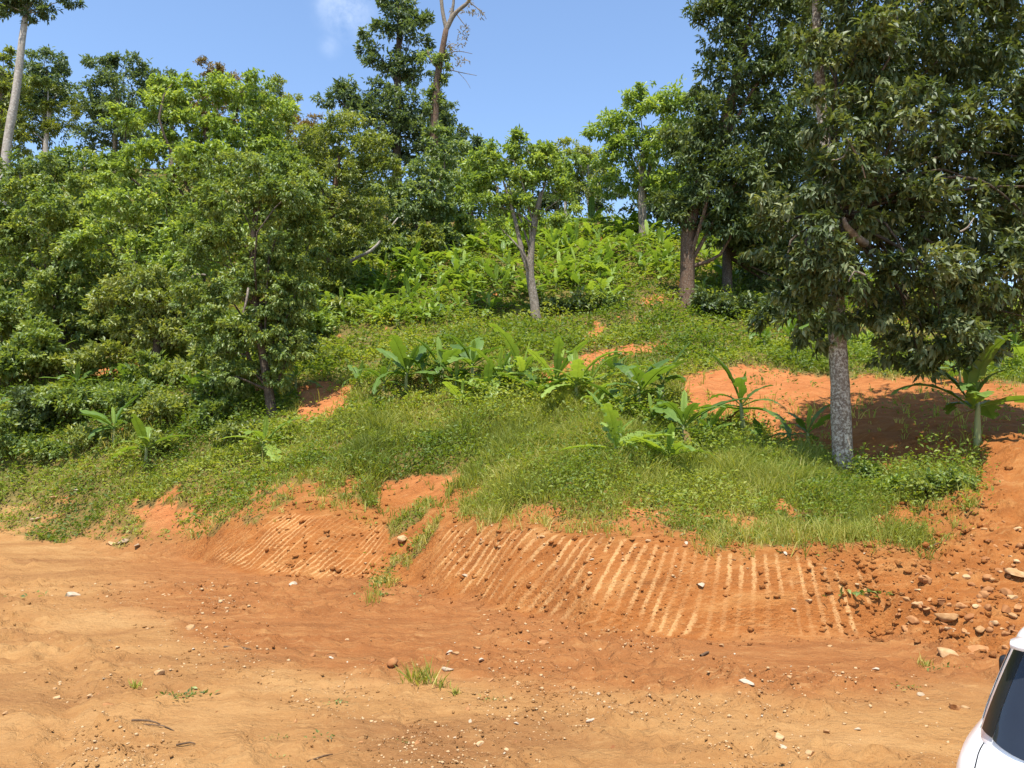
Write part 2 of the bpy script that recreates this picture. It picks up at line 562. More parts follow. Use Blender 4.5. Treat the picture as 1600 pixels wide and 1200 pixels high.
    b = n.new('ShaderNodeBump'); b.inputs['Strength'].default_value = .6; b.inputs['Distance'].default_value = .07
    l.new(hsum, b.inputs['Height']); l.new(b.outputs[0], p.inputs['Normal'])
    l.new(p.outputs[0], out.inputs[0])
    return m


def stone_mat(name, a, b, c):
    m, n, l = new_mat(name)
    out = n.new('ShaderNodeOutputMaterial')
    p = n.new('ShaderNodeBsdfPrincipled'); p.inputs['Roughness'].default_value = .9
    p.inputs['Specular IOR Level'].default_value = .2
    oi = n.new('ShaderNodeObjectInfo'); geo = n.new('ShaderNodeNewGeometry')
    at = n.new('ShaderNodeAttribute'); at.attribute_name = 'tint'
    no = n.new('ShaderNodeTexNoise'); no.inputs['Scale'].default_value = 14; no.inputs['Detail'].default_value = 7
    l.new(geo.outputs['Position'], no.inputs['Vector'])
    ad = n.new('ShaderNodeMath'); ad.operation = 'ADD'
    l.new(oi.outputs['Random'], ad.inputs[0]); l.new(at.outputs['Fac'], ad.inputs[1])
    m2 = n.new('ShaderNodeMath'); m2.operation = 'MULTIPLY_ADD'; m2.inputs[1].default_value = .55
    l.new(ad.outputs[0], m2.inputs[0])
    sc = n.new('ShaderNodeMath'); sc.operation = 'MULTIPLY_ADD'; sc.inputs[1].default_value = .9; sc.inputs[2].default_value = -.22
    l.new(no.outputs[0], sc.inputs[0]); l.new(sc.outputs[0], m2.inputs[2])
    r = ramp(n, [(.05, a), (.45, b), (.9, c)])
    l.new(m2.outputs[0], r.inputs[0]); l.new(r.outputs[0], p.inputs['Base Color'])
    bp = n.new('ShaderNodeBump'); bp.inputs['Strength'].default_value = .6; bp.inputs['Distance'].default_value = .02
    l.new(no.outputs[0], bp.inputs['Height']); l.new(bp.outputs[0], p.inputs['Normal'])
    l.new(p.outputs[0], out.inputs[0])
    return m


M = {
    'soil': soil_mat(),
    'mango': leaf_mat('mango_leaf', (.036, .060, .020), (.090, .122, .040), (.30, .32, .15), rough=.5, transl=.3, spec=.42),
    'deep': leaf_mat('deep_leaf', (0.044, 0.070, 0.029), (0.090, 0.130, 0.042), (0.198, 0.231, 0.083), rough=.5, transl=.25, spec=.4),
    'bright': leaf_mat('bright_leaf', (0.096, 0.157, 0.038), (0.220, 0.309, 0.071), (0.412, 0.483, 0.136), transl=.38),
    'olive': leaf_mat('olive_leaf', (0.087, 0.124, 0.034), (0.198, 0.246, 0.064), (0.391, 0.397, 0.121), transl=.38),
    'lush': leaf_mat('lush_leaf', (0.067, 0.115, 0.032), (0.167, 0.235, 0.057), (0.356, 0.397, 0.115), transl=.36),
    'vine': leaf_mat('vine_leaf', (0.081, 0.129, 0.052), (0.167, 0.230, 0.086), (0.299, 0.356, 0.149), transl=.42),
    'blue': leaf_mat('blue_leaf', (0.053, 0.081, 0.046), (0.101, 0.149, 0.073), (0.187, 0.242, 0.110), transl=.36),
    'dry': leaf_mat('dry_leaf', (.09, .075, .03), (.19, .14, .06), (.33, .24, .11), transl=.3),
    'yellowish': leaf_mat('yellowish_leaf', (.075, .10, .02), (.15, .185, .035), (.25, .27, .07), transl=.4),
    'grass': leaf_mat('grass_blade', (.15, .185, .028), (.30, .32, .058), (.50, .43, .14), rough=.55, transl=.42, spec=.3),
    'weed': leaf_mat('weed_leaf', (.095, .15, .02), (.185, .245, .034), (.32, .34, .065), rough=.5, transl=.42, spec=.35),
    'banana': leaf_mat('banana_leaf', (.055, .110, .022), (.135, .22, .04), (.32, .42, .08), rough=.45, transl=.36, spec=.35),
    'banana_dry': leaf_mat('banana_dry', (.16, .10, .035), (.26, .17, .06), (.36, .25, .10), rough=.7, transl=.25, spec=.2),
    'bark_lichen': bark_mat('lichen_bark', (.10, .068, .045), (.25, .185, .135), (.50, .44, .35), .6, 9),
    'bark_brown': bark_mat('brown_bark', (.05, .03, .02), (.17, .10, .06), (.3, .25, .19), .35),
    'bark_dark': bark_mat('dark_bark', (.03, .024, .018), (.11, .08, .055), (.25, .22, .17), .25),
    'bark_pale': bark_mat('pale_bark', (.22, .185, .15), (.42, .365, .31), (.50, .45, .39), .5, 3),
    'bark_grey': bark_mat('grey_bark', (.10, .08, .06), (.26, .21, .16), (.36, .31, .25), .4, 7),
    'stem': plain_mat('banana_stem', (.20, .22, .075), .6),
    'stone_tan': stone_mat('tan_stone', (.20, .095, .035), (.36, .195, .08), (.50, .33, .17)),
    'stone_grey': stone_mat('grey_stone', (.20, .13, .07), (.36, .26, .16), (.50, .41, .30)),
    'clod': stone_mat('clod_soil', (.17, .062, .022), (.29, .118, .04), (.40, .20, .08)),
    'twig': bark_mat('twig_wood', (.07, .04, .022), (.20, .125, .07), None),
}

# ------------------------------------------------------------------ where the ground is bare
def inpoly(px, py, poly):
    res = np.zeros(px.shape, bool)
    n = len(poly); j = n - 1
    for i in range(n):
        xi, yi = poly[i]; xj, yj = poly[j]
        c = ((yi > py) != (yj > py)) & (px < (xj - xi) * (py - yi) / (yj - yi + 1e-9) + xi)
        res ^= c; j = i
    return res


TERRACE = [(1062, 592), (1110, 578), (1180, 573), (1300, 588), (1420, 588), (1530, 596), (1700, 606), (1700, 690), (1545, 700), (1510, 722), (1390, 738),
           (1345, 735), (1280, 705), (1215, 690), (1175, 668), (1120, 655), (1075, 640)]
BARE = [TERRACE,
        [(590, 760), (660, 742), (742, 742), (700, 770), (690, 810), (600, 800)],
        [(845, 580), (880, 562), (950, 545), (1045, 533), (1050, 545), (960, 562), (900, 585), (850, 600)],
        [(1000, 468), (1062, 452), (1062, 462), (1010, 478)],
        [(915, 530), (925, 505), (945, 505), (940, 535)],
        [(470, 602), (555, 598), (548, 630), (505, 660), (465, 655)],
        [(150, 575), (235, 560), (240, 582), (160, 592)],
        [(1530, 690), (1800, 690), (1800, 900), (1530, 850)],
        [(200, 795), (275, 785), (290, 830), (225, 835)],
        [(1350, 810), (1420, 790), (1440, 820), (1370, 850)]]


def veg_density(X, Y, Z):
    """0 bare ... 1 full cover"""
    t = bank_t(X, Y)
    px, py = proj(np.stack([X, Y, Z], -1))
    n = fbm(X * .9, Y * .9, 71, 3)
    n2 = fbm(X * 2.6, Y * 2.6, 73, 2)
    jx, jy = (n - .5) * 60, (n2 - .5) * 26
    edge = np.interp(px, [0, 200, 300, 420, 520, 620, 760, 900, 950, 1030, 1090, 1250, 1400, 1520],
                     [842, 846, 832, 798, 786, 776, 810, 818, 838, 824, 836, 858, 850, 812])
    edge = edge + (fbm(X * 1.7, X * 0 + 9, 83, 3) - .5) * 60
    d = np.where(py < edge, 1.0, 0.0)
    d = np.where(t < .0, 0.0, d)
    # thinner cover near the lip of the bank
    near = 1 - sstep(-10, 95, edge - py)
    d = d * np.where(n2 < .16 + near * .36, .08 + .14 * near, 1.0) * (1 - .35 * near)
    d = np.where((py >= edge) & (py < edge + 26) & (t > .75), .10, d)
    for poly in BARE:
        d = np.where(inpoly(px + jx * .5, py + jy * .6, poly), d * .03, d)
    d = np.where((px > 1545 + jx) & (py > 690), d * .06, d)
    # grass spur running down between the two scraped faces
    spur = inpoly(px + jx * .3, py + jy, [(600, 800), (690, 790), (680, 830), (640, 880), (600, 940), (570, 945), (610, 880), (605, 840)])
    d = np.maximum(d, np.where(spur & (n2 > .45), .8, 0))
    return d


def soil_zones(X, Y, Z):
    t = bank_t(X, Y)
    px, py = proj(np.stack([X, Y, Z], -1))
    ledge = np.interp(px, [-400, 150, 330, 480, 640, 800, 1000, 1200, 1400, 1700], [880, 930, 1002, 1032, 1052, 1062, 1068, 1080, 1075, 1060]) + (fbm(X * .8, X * 0 + 3, 23, 3) - .5) * 26
    zone = 1 - sstep(-24, 46, py - ledge + (fbm(X * 1.2, Y * 2, 101, 3) - .5) * 60)
    zone = zone * sstep(60, 330, px) * .85
    bank = sstep(-.25, .1, t + (fbm(X * 1.4, Y * 1.4, 103, 3) - .5) * .5) * sstep(250, 330, px)
    terr = sstep(1.2, 3.0, t) * sstep(20, 80, px)
    return zone, bank, terr


# ------------------------------------------------------------------ terrain mesh
xs_in = np.arange(-9.0, 9.001, .05)
def grow(a, b, d0, k):
    o = [a]; d = d0
    while o[-1] < b:
        o.append(o[-1] + d); d *= k
    return np.array(o)
xr = grow(9.0, 700, .06, 1.085)[1:]
XS = np.concatenate([-xr[::-1], xs_in, xr])
rows = []
tt = [np.linspace(0, .3, 12, endpoint=False), np.linspace(.3, .62, 34, endpoint=False), np.linspace(.62, 1, 180, endpoint=False)]
rows.append(('0', np.concatenate(tt)))
rows.append(('1', np.linspace(0, 1, 56, endpoint=False)))
rows.append(('2', np.linspace(0, 1, 90, endpoint=False) ** 1.25))
rows.append(('3', np.linspace(0, 1, 36, endpoint=False)))
rows.append(('4', np.linspace(0, 1, 30, endpoint=False)))
rows.append(('5', np.linspace(0, 1, 20, endpoint=False)))
rows.append(('6', np.linspace(0, 1, 14, endpoint=False) ** 1.5))
rows.append(('7', np.linspace(0, 1, 6)))
Ysk, _ = keys(XS)
Yrows = []
for i, (nm, tr) in enumerate(rows):
    for t_ in tr:
        Yrows.append(Ysk[:, i] * (1 - t_) + Ysk[:, i + 1] * t_)
YY = np.array(Yrows)
XX = np.repeat(XS[None], len(YY), 0)
ZZ = height(XX, YY)
nr, nc = XX.shape
V = np.stack([XX, YY, ZZ], -1).reshape(-1, 3)
i, j = np.meshgrid(np.arange(nr - 1), np.arange(nc - 1), indexing='ij')
FQ = np.stack([i * nc + j, i * nc + j + 1, (i + 1) * nc + j + 1, (i + 1) * nc + j], -1).reshape(-1, 4)
TT = bank_t(XX, YY)
zone, bank, terr = soil_zones(XX, YY, ZZ)
veg = veg_density(XX, YY, ZZ) * .9
veg = np.where(TT < 0, 0, veg)
tme = mesh_np('ground', V, FQ, M['soil'], smooth=True,
              attrs=[('zone', 'POINT', zone.ravel()), ('bank', 'POINT', bank.ravel()), ('terrace', 'POINT', terr.ravel()), ('veg', 'POINT', veg.ravel()),
                     ('stripe', 'POINT', stripe_coord(XX, TT).ravel()), ('smask', 'POINT', stripe_mask(XX, TT).ravel())])
terrain = link('hillside_ground', tme)
terrain['kind'] = 'structure'


# ------------------------------------------------------------------ foliage
def leaves_mesh(name, base, direc, L, W, tint, mat, origin, curl=.22, rg=rng):
    """one pointed, folded and curling leaf (4 triangles) per entry"""
    n = len(base)
    d = norm(direc)
    up = np.tile([0, 0, 1.0], (n, 1)) + rg.normal(0, .45, (n, 3))
    s = norm(np.cross(d, up)); nn = np.cross(s, d)
    L = L[:, None]; W = W[:, None]
    b = base
    ml = b + d * L * .45 + s * W * .5 + nn * W * .18
    mr = b + d * L * .45 - s * W * .5 + nn * W * .18
    mc = b + d * L * .5 - nn * 0
    tp = b + d * L - nn * L * curl
    V = np.stack([b, ml, mc, mr, tp], 1).reshape(-1, 3) - origin
    k = np.arange(n)[:, None] * 5
    T = np.stack([k + [0, 2, 1], k + [0, 3, 2], k + [1, 2, 4], k + [2, 3, 4]], 1).reshape(-1, 3)
    return mesh_np(name, V, T, mat, attrs=[('tint', 'FACE', np.repeat(tint, 4))])


def leaves2_mesh(name, base, direc, L, W, tint, mat, origin, curl=.15, rg=rng):
    """lighter leaf (2 triangles) for trees farther off"""
    n = len(base)
    d = norm(direc)
    up = np.tile([0, 0, 1.0], (n, 1)) + rg.normal(0, .5, (n, 3))
    s = norm(np.cross(d, up)); nn = np.cross(s, d)
    L = L[:, None]; W = W[:, None]
    ml = base + d * L * .5 + s * W * .5 + nn * W * .2
    mr = base + d * L * .5 - s * W * .5 + nn * W * .2
    tp = base + d * L - nn * L * curl
    V = np.stack([base, ml, tp, mr], 1).reshape(-1, 3) - origin
    k = np.arange(n)[:, None] * 4
    T = np.stack([k + [0, 2, 1], k + [0, 3, 2]], 1).reshape(-1, 3)
    return mesh_np(name, V, T, mat, attrs=[('tint', 'FACE', np.repeat(tint, 2))])


def crown_points(clumps, L, W, cover, per, droop, outw, rg, lump=.34, inner=.12):
    """clumps: (centre, rx, ry, rz).  Returns leaf bases, directions and tints, in sprays that leave gaps"""
    B, D, T = [], [], []
    for (c, rx, ry, rz) in clumps:
        area = pi * rx * rz
        nros = int(max(8, cover * area / (.5 * L * W) / per))
        nsp = max(5, int(nros / 11))
        dirs = norm(rg.normal(0, 1, (nsp, 3)) + [0, -.2, .3])
        rr = rg.uniform(.55, 1.02, (nsp, 1))
        rad = np.array([rx, ry, rz])
        sc = c + dirs * rad * rr
        mr = (rx + ry + rz) / 3
        k = rg.integers(0, nsp, nros)
        off = rg.normal(0, 1, (nros, 3)) * [1, 1, .5] * mr * lump * .48
        pos = sc[k] + off
        ins = rg.random(nros) < inner
        pos[ins] = c + norm(rg.normal(0, 1, (ins.sum(), 3))) * rad * rg.uniform(.1, .7, (ins.sum(), 1))
        out = norm((pos - (c - [0, 0, rz * .35])) / rad)
        stint = rg.random(nsp)[k] * .42 + rg.random(nros) * .2
        # leaves of each rosette
        pb = np.repeat(pos, per, 0) + rg.normal(0, L * .22, (nros * per, 3))
        dd = np.repeat(out, per, 0) * outw + norm(rg.normal(0, 1, (nros * per, 3))) - np.array([0, 0, droop])
        B.append(pb); D.append(dd); T.append(np.repeat(stint, per) + rg.random(nros * per) * .38)
    return np.concatenate(B), np.concatenate(D), np.concatenate(T)


def px_clumps(lst, Y, depth=.9):
    out = []
    for e in lst:
        px, py, rx, ry = e[:4]
        dy = e[4] if len(e) > 4 else 0.0
        y = Y + dy
        s = y / F
        out.append((P(px, py, y), rx * s, min(rx, ry * 1.6) * s * depth, ry * s))
    return out


COVER = 2.5


def tree(name, label, base, trunk, clumps, Y, mat, bark, L, W, cover=2.4, per=7, droop=.5, outw=.7, limbs=True, seed=1, near=False,
         cat='tree', group=None, extra=None, lump=.34, limb_r=.35, jit=0.0, flare=.5, inner=.12, part='crown', lmin=1, limb_bark=None):
    """trunk: list of (px, py, radius in metres) at depth Y; clumps in photo pixels at depth Y (+ offset)"""
    rg = np.random.default_rng(seed)
    base = np.asarray(base, float)
    e = empty(name, base, label, cat, group)
    tp = [base - [0, 0, .25]]; tr = [trunk[0][2]]
    for (px, py, r) in trunk[1:]:
        tp.append(P(px, py, Y)); tr.append(r)
    tp = np.array(tp)
    link('trunk', tube_mesh('trunk', tp - base, tr, bark, sides=12 if near else 8, step=.25 if near else .7, lump=.08, seed=seed, flare=flare), e)
    cl = px_clumps(clumps, Y)
    if limbs:
        ntr = len(tp)
        for ci, (c, rx, ry, rz) in enumerate(cl):
            if rg.random() < (.05 if near else .3):
                continue
            # leave the trunk below the clump
            cand = [k for k in range(lmin, ntr) if tp[k][2] < c[2] - .15 * abs(c[2] - base[2])] or [lmin]
            k = cand[-1] if rg.random() < .6 else cand[max(0, len(cand) - 2)]
            a = tp[k]; m_ = a * .45 + c * .55 + rg.normal(0, .12, 3) * np.linalg.norm(c - a) + [0, 0, .06 * np.linalg.norm(c - a)]
            r0 = tr[k] * limb_r
            link('limb', tube_mesh('limb', np.array([a, a * .75 + m_ * .25, m_, c]) - base, [r0, r0 * .85, r0 * .6, r0 * .22], limb_bark or bark, sides=6,
                                   step=.35 if near else .9, lump=.12, seed=seed + ci, flare=0), e)
    B, D, T = crown_points(cl, L, W, cover * COVER, per, droop, outw, rg, lump, inner)
    n = len(B)
    fn = leaves_mesh if near else leaves2_mesh
    link(part, fn(part, B, D, L * rg.uniform(.65, 1.2, n), W * rg.uniform(.7, 1.15, n), np.clip(T, 0, 1), mat, base, rg=rg), e)
    for ex in (extra or []):
        pn, lst, m2, L2, W2, cv = ex
        B, D, T = crown_points(px_clumps(lst, Y), L2, W2, cv, 5, droop, outw, rg, .5, .3)
        n = len(B)
        link(pn, leaves2_mesh(pn, B, D, L2 * rg.uniform(.65, 1.2, n), W2 * rg.uniform(.7, 1.15, n), np.clip(T, 0, 1), m2, base, rg=rg), e)
    return e


def limb_px(e, pts, Y, mat, sides=7, name='limb', seed=3):
    b = np.array(e.location)
    link(name, tube_mesh(name, np.array([P(x, y, Y + (q[0] if q else 0)) for (x, y, r, *q) in pts]) - b, [p[2] for p in pts], mat, sides=sides, step=.3, lump=.12, seed=seed), e)


def gpt(px, Y):
    X = (px - 800) / F * Y * 1.0
    for _ in range(4):
        z = ground(X, Y)
        d = Y * CP + (z - CAM_H) * SP
        X = (px - 800) / F * d
    return np.array([X, Y, ground(X, Y)])


# --- the big glossy-leaved tree on the bank, right
b = G(1317, 742); YB = b[1]
e = tree('broadleaf_tree', 'large dark glossy-leaved tree with lichen-spotted trunk standing on the bank at right', b,
         [(1317, 742, .235), (1314, 640, .205), (1309, 540, .18), (1306, 450, .17), (1300, 330, .155), (1290, 220, .13), (1278, 90, .11), (1275, -40, .07)],
         [(1330, 130, 85, 60), (1420, 105, 85, 65), (1500, 60, 85, 70), (1570, 150, 75, 80), (1400, 195, 95, 55, -1.3), (1325, 225, 70, 50, -1.0),
          (1490, 215, 90, 65, -.6), (1285, 285, 50, 50, -.9), (1370, 315, 90, 55, -.9), (1470, 330, 85, 65, -.6), (1570, 330, 75, 80, -.3), (1560, 440, 65, 60, -.5),
          (1285, 425, 42, 50, -1.0), (1345, 420, 60, 48, -1.1), (1430, 435, 65, 55, -1.2), (1440, 510, 60, 52, -.7), (1482, 555, 42, 36, -.3), (1235, 480, 50, 42, .6),
          (1262, 530, 38, 26, .6), (1380, 505, 50, 40, .4), (1520, 480, 55, 50, -.2), (1625, 250, 70, 110), (1700, 300, 90, 110), (1700, 130, 90, 90), (1690, 440, 70, 60), (1640, 505, 50, 40), (1760, 220, 80, 90, 1), (1400, -20, 150, 70, -.5), (1540, -50, 120, 80), (1300, 20, 70, 60),  # clumps beyond the right frame edge, unseen, added to shade the right slope
          (1610, 400, 60, 50), (1225, 310, 42, 40, -.5), (1215, 370, 36, 32, -.4), (1400, 250, 120, 130, 1.6), (1560, 140, 100, 110, 1.6), (1600, 290, 80, 90, 1.6), (1450, 70, 120, 90, 1.6), (1580, 440, 70, 60, 1.2), (1330, 120, 90, 90, 1.5), (1520, -20, 110, 60, 1.2), (1500, 330, 110, 130, 1.6), (1420, 420, 100, 90, 1.4), (1330, 330, 80, 90, 1.2),
          (1300, 180, 55, 45, -1.1), (1312, 350, 50, 45, -1.4), (1290, 95, 55, 45, -.9), (1315, 275, 55, 45, -1.4), (1302, 400, 44, 34, -1.3), (1350, 60, 70, 50, -1), (1440, 575, 40, 26, -.2), (1500, 430, 60, 50, -1), (1475, 520, 60, 46, -.9), (1510, 555, 44, 32, -.2), (1400, 545, 46, 30, .3), (1540, 520, 50, 36, 0), (1250, 500, 50, 40, -.3), (1230, 430, 46, 40, -.2), (1355, 480, 50, 40, -.6)],
         YB, M['mango'], M['bark_lichen'], .215, .078, cover=1.5, per=9, droop=.75, outw=.75, seed=11, near=True, limb_r=.3, flare=.45, lump=.42, lmin=4, limb_bark=M['bark_dark'])
limb_px(e, [(1318, 340, .03, -1.5), (1322, 352, .06, -1.4), (1335, 368, .085, -1.2), (1352, 380, .09, -.9)], YB, M['bark_grey'])
for q in ([(1322, 215, .028), (1335, 235, .022), (1346, 255, .018), (1352, 278, .012)], [(1330, 215, .022), (1318, 245, .016), (1300, 250, .01)],
          [(1352, 430, .02), (1335, 424, .018), (1326, 440, .012)], [(1500, 362, .02), (1512, 355, .018), (1522, 340, .01)]):
    limb_px(e, [(x, y, r, -1.9) for (x, y, r) in q], YB, M['bark_grey'], name='bare_twig')

# --- the taller trees behind it
b = G(1073, 476)
tree('broadleaf_tree', 'tall dark tree with thick brown trunk behind the lichen-spotted tree', b,
     [(1073, 476, .40), (1074, 420, .36), (1080, 340, .34), (1120, 240, .30), (1150, 130, .24), (1170, 40, .16)],
     [(1130, 40, 62, 50), (1215, 30, 80, 60), (1150, 115, 72, 48), (1235, 120, 70, 60), (1120, 190, 58, 45), (1195, 205, 75, 55), (1095, 270, 62, 45), (1165, 290, 75, 55),
      (1105, 318, 60, 30), (1060, 345, 45, 20), (1040, 318, 30, 25), (1150, 350, 60, 35), (1205, -40, 130, 50), (1080, 220, 40, 40)],
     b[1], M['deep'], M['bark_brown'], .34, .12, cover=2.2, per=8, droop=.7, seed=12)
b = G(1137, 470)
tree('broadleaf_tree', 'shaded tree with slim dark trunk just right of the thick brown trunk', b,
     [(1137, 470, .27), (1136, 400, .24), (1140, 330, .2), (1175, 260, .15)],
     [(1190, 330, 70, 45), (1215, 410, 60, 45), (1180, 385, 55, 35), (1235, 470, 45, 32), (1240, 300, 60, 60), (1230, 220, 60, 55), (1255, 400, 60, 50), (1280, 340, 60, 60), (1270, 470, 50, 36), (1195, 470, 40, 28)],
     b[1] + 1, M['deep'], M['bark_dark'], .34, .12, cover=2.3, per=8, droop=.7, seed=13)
b = gpt(1005, 50)
tree('forest_tree', 'bright green tree rising against the sky left of the big dark tree', b,
     [(1005, 350, .3), (1003, 300, .26), (1005, 240, .18)],
     [(958, 200, 42, 28), (1000, 172, 42, 26), (1042, 165, 45, 28), (985, 238, 55, 30), (1042, 228, 55, 38), (938, 245, 32, 18), (1010, 285, 58, 26), (1058, 285, 46, 34), (1003, 138, 22, 9), (955, 285, 30, 20), (1065, 190, 30, 40)],
     50, M['bright'], M['bark_grey'], .38, .15, cover=2.0, per=7, seed=14)
for k, (px, top, tw, cl) in enumerate([(922, 240, .16, [(915, 238, 24, 13), (935, 268, 26, 15), (902, 262, 22, 24), (925, 300, 26, 14)]),
                                       (885, 230, .15, [(880, 226, 26, 12), (895, 255, 26, 20), (900, 295, 24, 24)])]):
    b = gpt(px, 57)
    tree('slim_tree', ['slim pale-stemmed tree in the gap beneath the sky beside the bright green tree', 'slim tree just behind the forked umbrella-shaped tree'][k], b,
         [(px, 350, tw), (px - 2, 300, tw * .8), (px - 4, top, tw * .4)], cl, 57, M['olive'], M['bark_pale'], .36, .13, cover=1.3, seed=15 + k)

# --- umbrella-shaped tree in the middle
b = G(838, 502)
e = tree('forked_tree', 'umbrella-shaped tree with forked trunk standing alone on the middle of the slope', b,
         [(838, 502, .25), (835, 470, .22), (828, 430, .20), (830, 395, .17), (834, 350, .13), (845, 300, .08)],
         [(758, 250, 42, 18), (810, 228, 50, 17), (862, 245, 42, 18), (738, 288, 30, 16), (790, 280, 52, 17), (850, 285, 48, 19), (886, 305, 24, 24), (760, 318, 40, 14),
          (815, 325, 48, 15), (868, 340, 28, 14), (812, 360, 28, 9), (775, 350, 25, 9), (830, 255, 60, 16)],
         b[1], M['bright'], M['bark_grey'], .26, .10, cover=2.2, per=8, seed=18, limb_r=.4, outw=.5, droop=.3)
limb_px(e, [(828, 430, .15), (815, 390, .12), (805, 345, .10), (792, 300, .06), (780, 265, .03)], b[1], M['bark_grey'])

# --- ridge: tall layered dark tree and the bare vine-hung one
b = gpt(622, 70)
tree('ridge_tree', 'tallest dark tree on the ridge with layered spire-like crown', b,
     [(622, 335, .5), (620, 220, .42), (622, 110, .3), (624, 10, .16)],
     [(620, 14, 40, 26), (642, 55, 32, 26), (600, 52, 34, 17), (582, 74, 24, 11), (662, 36, 14, 18), (610, 105, 45, 20), (650, 112, 32, 24), (566, 142, 50, 18), (524, 152, 34, 17),
      (630, 165, 55, 28), (692, 172, 34, 18), (580, 188, 55, 26), (645, 218, 62, 30), (705, 205, 26, 28), (600, 235, 60, 24), (680, 240, 45, 24), (610, -20, 30, 20)],
     70, M['blue'], M['bark_dark'], .5, .2, cover=2.2, per=7, seed=20, droop=.4, lump=.4)
b = gpt(683, 66)
e = tree('bare_tree', 'nearly leafless tree on the ridge with forked top and creepers on its trunk', b,
         [(683, 320, .42), (678, 220, .38), (683, 130, .33), (690, 85, .29), (697, 46, .25)],
         [(688, 100, 15, 28), (666, 90, 11, 10), (677, 165, 12, 26), (680, 215, 16, 26), (684, 130, 12, 22)], 66, M['vine'], M['bark_brown'], .42, .18, cover=1.9, per=5, limbs=False, seed=21,
         extra=[('dry_foliage', [(710, 78, 20, 14), (716, 100, 20, 10), (738, 20, 22, 16), (725, 55, 14, 14)], M['dry'], .36, .10, .55)])
limb_px(e, [(697, 46, .2), (691, 15, .17), (687, -30, .14)], 66, M['bark_grey'])
limb_px(e, [(696, 48, .24), (710, 22, .2), (732, 2, .15), (745, -25, .12)], 66, M['bark_grey'])
limb_px(e, [(702, 36, .16), (708, 8, .13), (709, -25, .1)], 66, M['bark_grey'])
limb_px(e, [(686, 110, .12), (672, 92, .09), (668, 78, .06)], 66, M['bark_grey'])
for q in ([(733, 3, .06), (752, 18, .04), (760, 30, .02)], [(712, 20, .06), (722, 34, .04), (732, 46, .02)], [(690, 90, .06), (712, 80, .04), (738, 84, .02)], [(690, 105, .06), (715, 112, .04), (745, 118, .02)],
          [(715, 112, .03), (728, 126, .02), (735, 138, .015)]):
    limb_px(e, q, 66, M['bark_grey'], sides=5, name='bare_twig')

# --- creeper-covered trees, left of the middle
b = gpt(650, 47)
tree('creeper_covered_tree', 'pale green tree smothered in hanging creepers below the tall ridge tree', b,
     [(650, 420, .3), (652, 350, .25), (660, 280, .15)],
     [(650, 322, 52, 30), (682, 290, 40, 26), (662, 258, 34, 18), (620, 345, 38, 24), (640, 378, 46, 20), (702, 240, 34, 20), (690, 215, 28, 14), (610, 300, 30, 25), (690, 335, 28, 22)],
     47, M['vine'], M['bark_dark'], .26, .14, cover=2.3, per=7, seed=23, droop=1.0, outw=.9)
b = gpt(735, 58)
tree('forest_tree', 'dark low tree at the foot of the bare ridge tree', b,
     [(735, 330, .25), (735, 280, .2), (735, 240, .12)],
     [(728, 225, 26, 16), (742, 245, 30, 18), (715, 260, 36, 18), (740, 285, 32, 22), (765, 270, 26, 18)], 58, M['blue'], M['bark_dark'], .38, .16, cover=2.2, seed=24)
b = gpt(505, 39)
tree('forest_tree', 'yellowish fine-leaved tree right of the pale green round-leaved tree', b,
     [(505, 480, .28), (510, 400, .24), (520, 320, .18), (530, 240, .1)],
     [(540, 198, 42, 22), (498, 225, 50, 24), (570, 235, 52, 26), (458, 258, 42, 28), (530, 275, 65, 28), (602, 268, 34, 22), (480, 318, 56, 30), (560, 325, 56, 28), (448, 360, 38, 38),
      (520, 375, 56, 30), (582, 368, 36, 22), (500, 420, 50, 26)],
     39, M['olive'], M['bark_brown'], .21, .085, cover=2.1, per=8, seed=25, outw=.6)
b = gpt(300, 34)
e = tree('forest_tree', 'broad pale green tree with large leaves filling the left of the hillside', b,
         [(300, 540, .32), (310, 450, .28), (318, 350, .24), (325, 250, .16), (318, 180, .09)],
         [(310, 146, 50, 26), (380, 138, 52, 26), (262, 165, 42, 24), (422, 178, 40, 30), (198, 188, 32, 28), (300, 205, 62, 28), (370, 212, 66, 30), (240, 245, 55, 30), (188, 258, 26, 30),
          (320, 282, 76, 32), (400, 275, 48, 34), (258, 318, 66, 30), (190, 320, 46, 30), (160, 380, 46, 30), (230, 395, 56, 32), (300, 375, 66, 34), (270, 130, 30, 16), (430, 240, 38, 30), (310, 425, 60, 36, -1.6), (300, 480, 50, 32, -1.6), (335, 345, 60, 32, -1.6), (325, 250, 60, 30, -1.2), (250, 440, 50, 32, -1)],
         34, M['bright'], M['bark_dark'], .25, .115, cover=2.1, per=7, seed=26, outw=.7, droop=.6)
limb_px(e, [(310, 470, .10, -2.5), (290, 446, .085, -2.6), (268, 455, .07, -2.8), (240, 472, .05, -3)], 34, M['bark_grey'])
limb_px(e, [(322, 430, .05, -2.7), (305, 430, .07, -2.6), (290, 446, .085, -2.6)], 34, M['bark_grey'])
b = G(428, 650)
